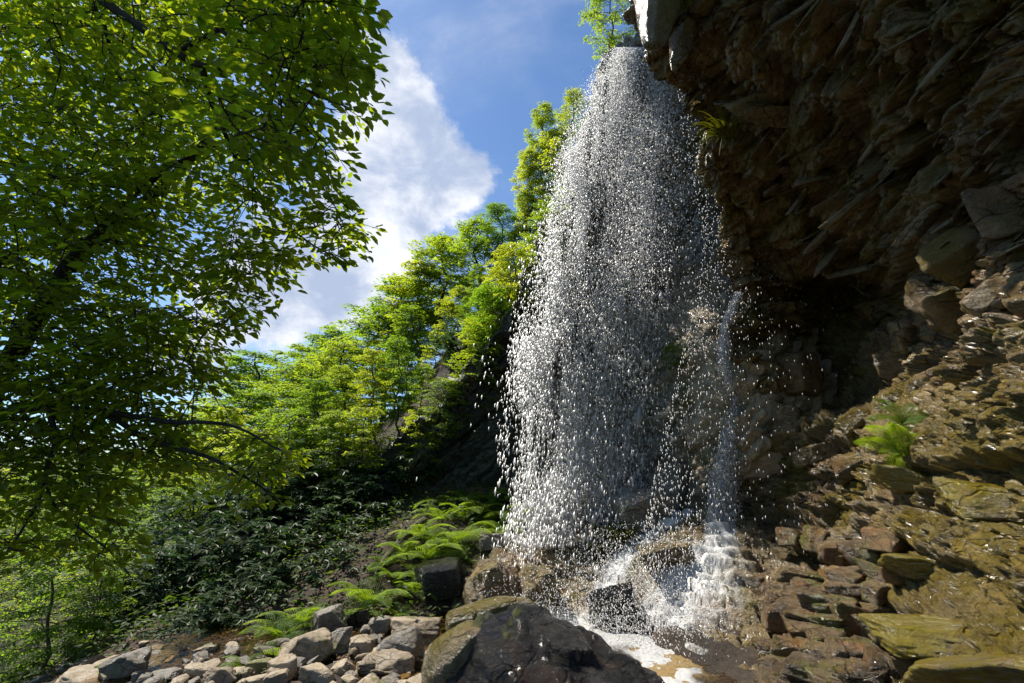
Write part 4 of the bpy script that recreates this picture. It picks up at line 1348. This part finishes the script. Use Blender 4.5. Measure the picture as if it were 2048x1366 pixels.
FROND = []
for i in range(4):
    r = np.random.default_rng(760 + i)
    t = np.linspace(0, 1, 34)
    curve = np.stack([t * 0.85, 0.03 * np.sin(t * 4 + i), 0.75 * t - 0.62 * t ** 2.2], -1)
    tg = unit(np.gradient(curve, axis=0))
    v0, q0 = tube(curve, np.linspace(0.008, 0.002, 34), 3)
    LP, LA, LN, LL = [], [], [], []
    for sgn in (1, -1):
        side = np.array([0, sgn, 0.0])
        ln = 0.26 * np.sin(np.pi * np.clip(0.10 + t * 0.9, 0, 1)) ** 0.8 * (1 - 0.25 * t) + 0.01
        for k in range(2, 34):
            m = 5
            for u in range(m):
                f = (u + 0.5) / m
                base = curve[k] + (side * 0.93 + tg[k] * 0.35) * ln[k] * f - np.array([0, 0, 0.15 * (f * ln[k]) ** 1])
                for s2 in (1, -1):
                    LP.append(base); LA.append(tg[k] * s2 * 0.8 + side * 0.6); LN.append(np.array([0, 0, 1.0]) + r.normal(size=3) * 0.15)
                    LL.append(0.045 * (1 - 0.55 * f) + 0.006)
    LP, LA, LN, LL = np.array(LP), np.array(LA), np.array(LN), np.array(LL)
    v, q, rd = leaf_geo(LP, LA, LN, LL, LL * 0.45, False)
    V = np.concatenate([v, v0]); Q = np.concatenate([q, q0 + len(v)])
    me = mesh_from('frond', V, Q, smooth=False, attrs={'rnd': np.concatenate([rd, np.full(len(v0), 0.5)])})
    me.materials.append(M['fern']); FROND.append(me)


def fern(p, s, label, group=None, n=9, tilt=(0, 0)):
    e = empty('fern', tuple(p))
    e.scale = (s, s, s); e.rotation_euler = (tilt[0], tilt[1], rng.uniform(0, 6.28))
    for k in range(n):
        o = obj('frond', FROND[rng.integers(4)], parent=e)
        o.rotation_euler = (rng.uniform(-.2, .2), rng.uniform(-.35, .3), k * 6.283 / n + rng.uniform(-.25, .25))
        q = rng.uniform(0.75, 1.15); o.scale = (q, q, q)
    tag(e, label, 'fern', group)


FG = 'ferns along the foot of the cliff'
FLAB = 'lush green fern in the bank at the foot of the shaded cliff'
for (px, py, s, lab) in [(920, 1085, 0.75, 'bright lime fern catching the sun beside the dark flaky stone'), (900, 1100, 0.6, 'lime fern spilling toward the black wet rock'), (850, 1120, 0.75, 'soft green fern below the mossy log'), (840, 1075, 0.6, None),
                         (990, 1040, 0.75, None), (1030, 1045, 0.8, None), (960, 1030, 0.7, None), (1060, 1050, 0.7, None), (930, 1035, 0.7, None), (880, 1040, 0.6, None), (1000, 1070, 0.6, None), (1090, 1060, 0.6, None),
                         (735, 1210, 0.6, 'bright drooping fern on the bare bank above the grey stones'), (715, 1235, 0.45, 'small fern at the foot of the bare bank'), (830, 1190, 0.45, 'little fern between the black wet rock and the sticks'), (800, 1235, 0.3, 'tiny fern growing on the smooth pale rock step'),
                         (600, 1250, 0.55, 'low fern spreading behind the broad tan slab'), (560, 1275, 0.5, 'low fern spreading beside the evergreen shrub'), (490, 1340, 0.3, 'small yellow fern between the tan stones'), (230, 1358, 0.3, 'tiny fern in front of the peaked grey rock'),
                         (870, 1085, 0.5, None), (810, 1110, 0.5, None), (790, 1160, 0.4, None), (880, 1010, 0.6, None), (930, 1005, 0.6, None), (980, 1000, 0.7, None), (1040, 1015, 0.7, None), (840, 1160, 0.45, None), (770, 1130, 0.45, None), (545, 1320, 0.35, 'small fern behind the flat topped tan stone')]:
    p, dd = drop_to_ground(px, py)
    if dd > 11.5: p = P(px, py, 10.8)
    fern(p + np.array([0, 0, 0.0]), s * 1.2, lab or FLAB, None if lab else FG)
for (px, py, s, lab) in [(1800, 850, 0.42, 'yellow green fern tuft rooted in the sunlit wall'), (1800, 910, 0.5, 'larger yellow green fern hanging below the upper wall tuft')]:
    c, nrm = on_cliff(px, py)
    fern(c + nrm * 0.05, s, lab, None, n=13, tilt=(0.5, -0.6))


def tuft(p, s, label, n=70, droop=0.9, name='grass_tuft', lean=(-0.4, -0.5, 0)):
    acc = Acc()
    for k in range(n):
        az = rng.uniform(0, 6.28)
        o = np.array([math.cos(az), math.sin(az), 0]) * rng.uniform(0, 0.12)
        dr = np.array([math.cos(az) * 0.5, math.sin(az) * 0.5, 0.8]) + np.array(lean)
        t = np.linspace(0, 1, 6)
        L = rng.uniform(0.5, 1.0)
        pts = o + dr * (t * L)[:, None] - np.array([0, 0, 1.0]) * (t ** 2 * L * droop * rng.uniform(0.6, 1.3))[:, None]
        acc.add(tube(pts, np.linspace(0.014, 0.004, 6), 3))
    V = np.concatenate(acc.v); Q = np.concatenate(acc.q)
    me = mesh_from('blades', V, Q, attrs={'rnd': rng.random(len(V))})
    o = obj(name, me, M['grass'])
    o.location = p; o.scale = (s, s, s)
    tag(o, label, 'grass')


c, nrm = on_cliff(1450, 285); tuft(c + nrm * 0.12 - np.array([0.05, 0.2, 0]), 0.8, 'bright yellow grass tuft drooping from the cliff edge beside the water')
c, nrm = on_cliff(1370, 20); tuft(c + nrm * 0.1, 0.6, 'thin grass wisps hanging behind the pointed hanging block', n=30)
for (px, py, d, s, lab) in [(1210, 1075, 9.3, 0.65, 'yellow green grass mound between the cliff foot blocks'), (1195, 1110, 8.9, 0.5, 'yellow grass clump at the edge of the amber ledge'), (1290, 1000, 9.3, 0.4, 'grass growing on top of the big pale block'), (1245, 1085, 9.0, 0.5, 'yellow grass hanging below the big pale block'),
                            (1365, 715, 11.6, 0.5, 'green plant clinging to the tan rock by the thin fall'), (1345, 760, 11.6, 0.4, 'small green plant under the clinging plant')]:
    p = drop_to_ground(px, py)[0] if py > 1040 else P(px, py, d)
    tuft(p, s * 1.25, lab, n=110, droop=0.7, name='grass_clump', lean=(0, -0.2, 0))
# shrubs clinging to the rock behind the water
for (px, py, s, lab) in [(1160, 640, 0.5, 'leafy green bush clinging to the rock behind the thick of the water'), (1170, 700, 0.45, 'yellowish bush on the rock below the leafy one'), (1250, 590, 0.35, 'small bush in the slanting crack behind the water'), (1345, 720, 0.3, 'bush beside the tan rock slab near the thin fall')]:
    c = on_fall(px, py)
    e = empty('cliff_bush', tuple(c + np.array([0, -0.25, -0.2])))
    e.scale = (s / 3, s / 3, s / 3)
    e.rotation_euler = (0.4, 0, rng.uniform(0, 6))
    obj('trunk', TREES[5][1], parent=e); obj('crown', TREES[5][2], parent=e)
    e.scale = (s * 0.45, s * 0.45, s * 0.3)
    tag(e, lab, 'bush')

for k, (px, py, d, w_) in enumerate([(880, 830, 12.1, 0.30), (925, 770, 12.3, 0.34), (965, 700, 12.6, 0.36), (1005, 640, 12.8, 0.36), (1045, 575, 13.0, 0.38), (1080, 500, 13.4, 0.36), (1110, 430, 13.7, 0.32), (845, 880, 12.0, 0.30), (1060, 620, 12.7, 0.22)]):
    c = P(px, py + 40, d)
    e = empty('edge_bush', tuple(c)); e.scale = (w_, w_, w_ * 0.8); e.rotation_euler = (0.25, 0, k * 1.3)
    obj('trunk', TREES[5][1], parent=e); obj('crown', TREES[5][2], parent=e)
    tag(e, 'leafy bush overhanging the top edge of the shaded dark cliff', 'bush', 'bushes along the cliff edge')

# ------------------------------------------------------------------ logs and sticks
def log(pa, pb, r0, r1, mat, label, name='log', bend=0.05, lift=0.03):
    a, b = np.array(pa), np.array(pb)
    L = np.linalg.norm(b - a)
    t = np.linspace(0, 1, 24)
    pts = a + (b - a) * t[:, None] + np.array([0, 0, 1.0]) * (np.sin(t * np.pi) * bend * L)[:, None]
    pts += 0.04 * L * np.stack([fbm(np.stack([t * 4, t * 0 + L, t * 0 + k], -1), 3, 33 + k) for k in range(3)], -1)
    rr = np.linspace(r0, r1, 24) * (1 + 0.2 * fbm(np.stack([t * 9, t * 0, t * 0 + L], -1), 2, 44))
    rr[0] *= 0.4; rr[-1] *= 0.4
    v, q = tube(pts - a, rr, 9)
    o = obj(name, mesh_from(name, v, q), M[mat])
    o.location = a + np.array([0, 0, lift])
    tag(o, label, 'log' if name == 'log' else 'stick')


g = lambda px, py: drop_to_ground(px, py)[0]
log(g(850, 1045), g(755, 1145), 0.10, 0.07, 'mosswood', 'mossy fallen log running down the bare bank beside the ferns')
log(g(820, 1195), g(745, 1230), 0.05, 0.04, 'mosswood', 'dark rotting stick on the bank below the soft green fern', 'stick')
log(g(705, 1330), g(868, 1334), 0.030, 0.02, 'wood', 'long bleached driftwood pole lying across the stream stones', 'stick')
log(g(700, 1320), g(760, 1285), 0.05, 0.03, 'wood', 'short thick driftwood piece slanting beside the puddle', 'stick')
log(g(740, 1350), g(800, 1362), 0.015, 0.01, 'wood', 'thin twig heap of driftwood under the long pole', 'stick')
log(g(812, 1340), g(840, 1362), 0.015, 0.01, 'wood', 'thin crossed driftwood twig beside the amber boulder', 'stick')

# ------------------------------------------------------------------ falling water
LEFT = np.array([(95, 1238), (180, 1165), (280, 1135), (400, 1095), (500, 1080), (700, 1052), (850, 1042), (1000, 1030), (1130, 985), (1250, 960)], float)
RIGHT = np.array([(95, 1330), (180, 1385), (280, 1398), (400, 1425), (500, 1435), (600, 1425), (700, 1395), (850, 1360), (1000, 1330), (1130, 1300), (1250, 1310)], float)
DEP = np.array([(95, 14.6), (250, 13.2), (400, 12.3), (600, 11.2), (800, 10.2), (1000, 9.2), (1150, 8.4), (1260, 7.4)], float)
CORE = np.array([(95, 1262), (200, 1215), (300, 1195), (450, 1150), (560, 1120), (700, 1100), (850, 1105), (1000, 1110), (1250, 1100)], float)
CORE2 = np.array([(95, 1300), (200, 1300), (300, 1290), (450, 1260), (600, 1230), (800, 1190), (1000, 1180), (1250, 1200)], float)
ip = lambda t, y: np.interp(y, t[:, 0], t[:, 1])


def drops_at(px, py, d, rad, length, drift):
    c = P(px, py, d)
    n = len(c)
    up = np.stack([drift, 0.05 + 0 * drift, np.ones(n)], -1); up = unit(up)
    s = unit(np.cross(up, np.array([0, 1.0, 0]))); t_ = np.cross(up, s)
    v = np.stack([c + up * length[:, None] / 2, c + s * rad[:, None], c + (-0.5 * s + 0.87 * t_) * rad[:, None], c + (-0.5 * s - 0.87 * t_) * rad[:, None], c - up * length[:, None] / 2], 1)
    b = np.arange(n)[:, None] * 5
    f = np.concatenate([b + np.array([[0, i, j]]) for i, j in ((1, 2), (2, 3), (3, 1))] + [b + np.array([[4, j, i]]) for i, j in ((1, 2), (2, 3), (3, 1))])
    return v.reshape(-1, 3), f


VV, FF, off = [], [], 0


def add_drops(px, py, d, rad, length, drift):
    global off
    v, f = drops_at(px, py, d, rad, length, drift)
    VV.append(v); FF.append(f + off); off += len(v)


# broad curtain
n = 72000
py = 95 + 1150 * rng.random(n) ** 1.45
clump = 0.5 + 0.5 * fbm(np.stack([py / 60, rng.random(n) * 0, rng.random(n) * 0], -1), 2, 5)
a = rng.beta(1.25, 1.9, n)
L_, R_ = ip(LEFT, py), ip(RIGHT, py)
px = L_ + (R_ - L_) * a + rng.normal(size=n) * 10
strand = fbm(np.stack([px / 38 + py / 260, py / 300, py * 0], -1), 3, 15)
k = strand > rng.uniform(-0.45, 0.40, n)
px, py = px[k], py[k]; n = len(px)
dep = ip(DEP, py) + rng.normal(size=n) * 0.35
sz = rng.lognormal(0, 0.5, n)
add_drops(px, py, dep, 0.0080 * sz, 0.030 * sz * (0.8 + py / 900), np.full(n, 0.14) + rng.normal(size=n) * 0.06)
# thick strands
for tab, nn_, wd in ((CORE, 52000, 30), (CORE2, 20000, 28)):
    py = 95 + 1000 * rng.random(nn_) ** 1.35
    wv = 16 * np.sin(py / 70.0) + 10 * np.sin(py / 31.0 + 1)
    px = ip(tab, py) + wv * 0.6 + rng.normal(size=nn_) * wd * (0.5 + py / 800)
    st = fbm(np.stack([px / 24 + py / 300, py / 150, py * 0], -1), 3, 25)
    k = st > rng.uniform(-0.45, 0.35, nn_)
    px, py = px[k], py[k]; m_ = len(px)
    sz = rng.lognormal(0, 0.4, m_)
    add_drops(px, py, ip(DEP, py) + rng.normal(size=m_) * 0.25, 0.0115 * sz, 0.045 * sz * (0.8 + py / 900), np.full(m_, 0.14) + rng.normal(size=m_) * 0.05)
# fine spray of the upper fall
n = 24000
py = 95 + 420 * rng.random(n) ** 1.1
a = rng.beta(1.2, 2.4, n)
px = ip(LEFT, py) + (ip(RIGHT, py) - ip(LEFT, py)) * a + rng.normal(size=n) * 12
k = fbm(np.stack([px / 30 + py / 240, py / 200, py * 0], -1), 3, 35) > rng.uniform(-0.4, 0.4, n)
px, py = px[k], py[k]; n = len(px); sz = rng.lognormal(0, 0.4, n)
add_drops(px, py, ip(DEP, py) - 0.3 + rng.normal(size=n) * 0.3, 0.0085 * sz, 0.026 * sz, np.full(n, 0.14))
# thin fall down the tan rock
n = 15000
TH = np.array([(590, 1478), (650, 1452), (720, 1450), (800, 1472), (870, 1466), (950, 1450), (1050, 1440)], float)
py = rng.uniform(585, 1060, n)
px = ip(TH, py) + rng.normal(size=n) * (4 + 13 * ((py - 585) / 475) ** 1.3)
sz = rng.lognormal(0, 0.4, n)
add_drops(px, py, np.interp(py, [585, 800, 1060], [9.9, 9.3, 8.3]) + rng.normal(size=n) * 0.10, 0.0085 * sz, 0.040 * sz, rng.normal(size=n) * 0.1)
# stray drops before the dark cliff, splash over the pool and cascade
n = 2600
py = 100 + 1050 * rng.random(n) ** 0.8; px = ip(RIGHT, py) - 30 + rng.exponential(70, n)
add_drops(px, py, np.clip(ip(DEP, py) - 2.0, 7, 12), rng.uniform(.004, .008, n), rng.uniform(.03, .07, n), np.full(n, .12))
n = 9000
px = rng.normal(1300, 95, n); py = rng.normal(1190, 75, n)
k = (py > 1040) & (py < 1330) & (px > 1020) & (px < 1500)
px, py = px[k], py[k]; n = len(px)
add_drops(px, py, np.interp(py, [1040, 1260, 1330], [8.2, 6.5, 5.8]) - rng.exponential(0.25, n), rng.lognormal(-5.2, .4, n), rng.lognormal(-3.9, .45, n), rng.normal(size=n) * 0.5)
n = 5000
px = rng.uniform(960, 1420, n); py = 1245 - rng.exponential(28, n) + (px - 1100) * 0.10
add_drops(px, py, 7.0 + rng.normal(size=n) * 0.25 - (px - 960) / 700, rng.lognormal(-5.2, .4, n), rng.lognormal(-4.2, .45, n), rng.normal(size=n) * 0.6)
wf = obj('waterfall', mesh_from('waterfall', np.concatenate(VV), faces_tris=np.concatenate(FF)), M['drops'])
tag(wf, 'white water falling as a veil of drops from the cliff lip', kind='stuff')

# white water sliding over the ledges: a film that follows the rock steps
cx = np.arange(0.2, 4.7, 0.03); cyy = np.arange(5.1, 9.7, 0.03)
CX, CY = np.meshgrid(cx, cyy)
CZ = np.maximum(ledge_z(CX, CY) + 0.018, -0.555 + 0.02 * fbm(np.stack([CX, CY, CX * 0], -1) * 6, 3, 73))
cp, cq, cf = project(np.stack([CX, CY, CZ], -1))
PATH = np.array([(1020, 1440), (1080, 1440), (1110, 1410), (1150, 1380), (1200, 1345), (1260, 1310), (1366, 1340), (1500, 1360)], float)
WID = np.array([(1020, 26), (1080, 40), (1110, 70), (1150, 70), (1200, 60), (1260, 90), (1366, 70), (1500, 90)], float)
PATH2 = np.array([(1030, 1360), (1060, 1300), (1100, 1255), (1150, 1225), (1200, 1205), (1260, 1200)], float)
c1 = np.exp(-((cp - ip(PATH, cq)) / ip(WID, cq)) ** 2)
c2 = 0.8 * np.exp(-((cp - ip(PATH2, cq)) / 34) ** 2) * (cq < 1260)
c3 = 0.95 * np.exp(-(((cp - 1210) / 210) ** 2 + ((cq - 1262) / 44) ** 2))
c5 = 0.72 * np.exp(-(((cp - 1350) / 110) ** 2 + ((cq - 1330) / 70) ** 2))
c4 = 0.62 * np.exp(-(((cp - 1390) / 140) ** 2 + ((cq - 1170) / 140) ** 2))
cover = np.clip(np.maximum.reduce([c1, c2, c3, c4, c5]), 0, 1) * 0.95 - 0.18
casc = obj('cascade_water', mesh_from('cascade_water', np.stack([CX, CY, CZ], -1).reshape(-1, 3), grid_quads(*CX.shape), attrs={'cover': cover.ravel()}), M['whitewater'])
tag(casc, 'white water spilling down the rock steps into the pool', kind='structure')

# low plants and litter on the shaded slope: nobody could count them
n = 16000
ux = rng.uniform(-8.5, 0.6, n); uy = rng.uniform(7.4, 15, n)
uz = terrain(ux, uy)
dn = fbm(np.stack([ux, uy, ux * 0], -1) * 0.9, 3, 12)
bare = np.exp(-(((ux + 2.0) / 1.0) ** 2 + ((uy - 9.3) / 1.2) ** 2))
k = (dn > rng.uniform(-0.5, 0.5, n)) & (rng.random(n) > 0.75 * bare)
ux, uy, uz = ux[k], uy[k], uz[k]; n = len(ux)
hh = rng.random(n) ** 2 * 0.35
th = rng.uniform(0, 6.28, n)
v, q, rd = leaf_geo(np.stack([ux, uy, uz + 0.02 + hh], -1), np.stack([np.cos(th), np.sin(th), rng.normal(size=n) * 0.3], -1), np.array([0, 0, 1.0]) + rng.normal(size=(n, 3)) * 0.35, rng.uniform(0.06, 0.15, n), rng.uniform(0.03, 0.07, n), False)
tag(obj('undergrowth', mesh_from('undergrowth', v, q, smooth=False, attrs={'rnd': rd}), M['cover']), 'low green plants covering the shaded slope', kind='stuff')
n = 9000
ux = rng.uniform(-7, 0.4, n); uy = rng.uniform(6.4, 13, n); uz = terrain(ux, uy)
th = rng.uniform(0, 6.28, n)
v, q, rd = leaf_geo(np.stack([ux, uy, uz + 0.012], -1), np.stack([np.cos(th), np.sin(th), rng.normal(size=n) * 0.2], -1), np.array([0, 0, 1.0]) + rng.normal(size=(n, 3)) * 0.25, rng.uniform(0.04, 0.09, n), rng.uniform(0.025, 0.05, n), False)
M['litter'] = leaf_mat('dry leaf', (0.09, 0.05, 0.02), (0.20, 0.12, 0.05), (0.1, 0.06, 0.02), (0.2, 0.1, 0.03), 0.2, 0.7)
tag(obj('leaf_litter', mesh_from('leaf_litter', v, q, smooth=False, attrs={'rnd': rd}), M['litter']), 'dry brown leaves strewn over the bank', kind='stuff')
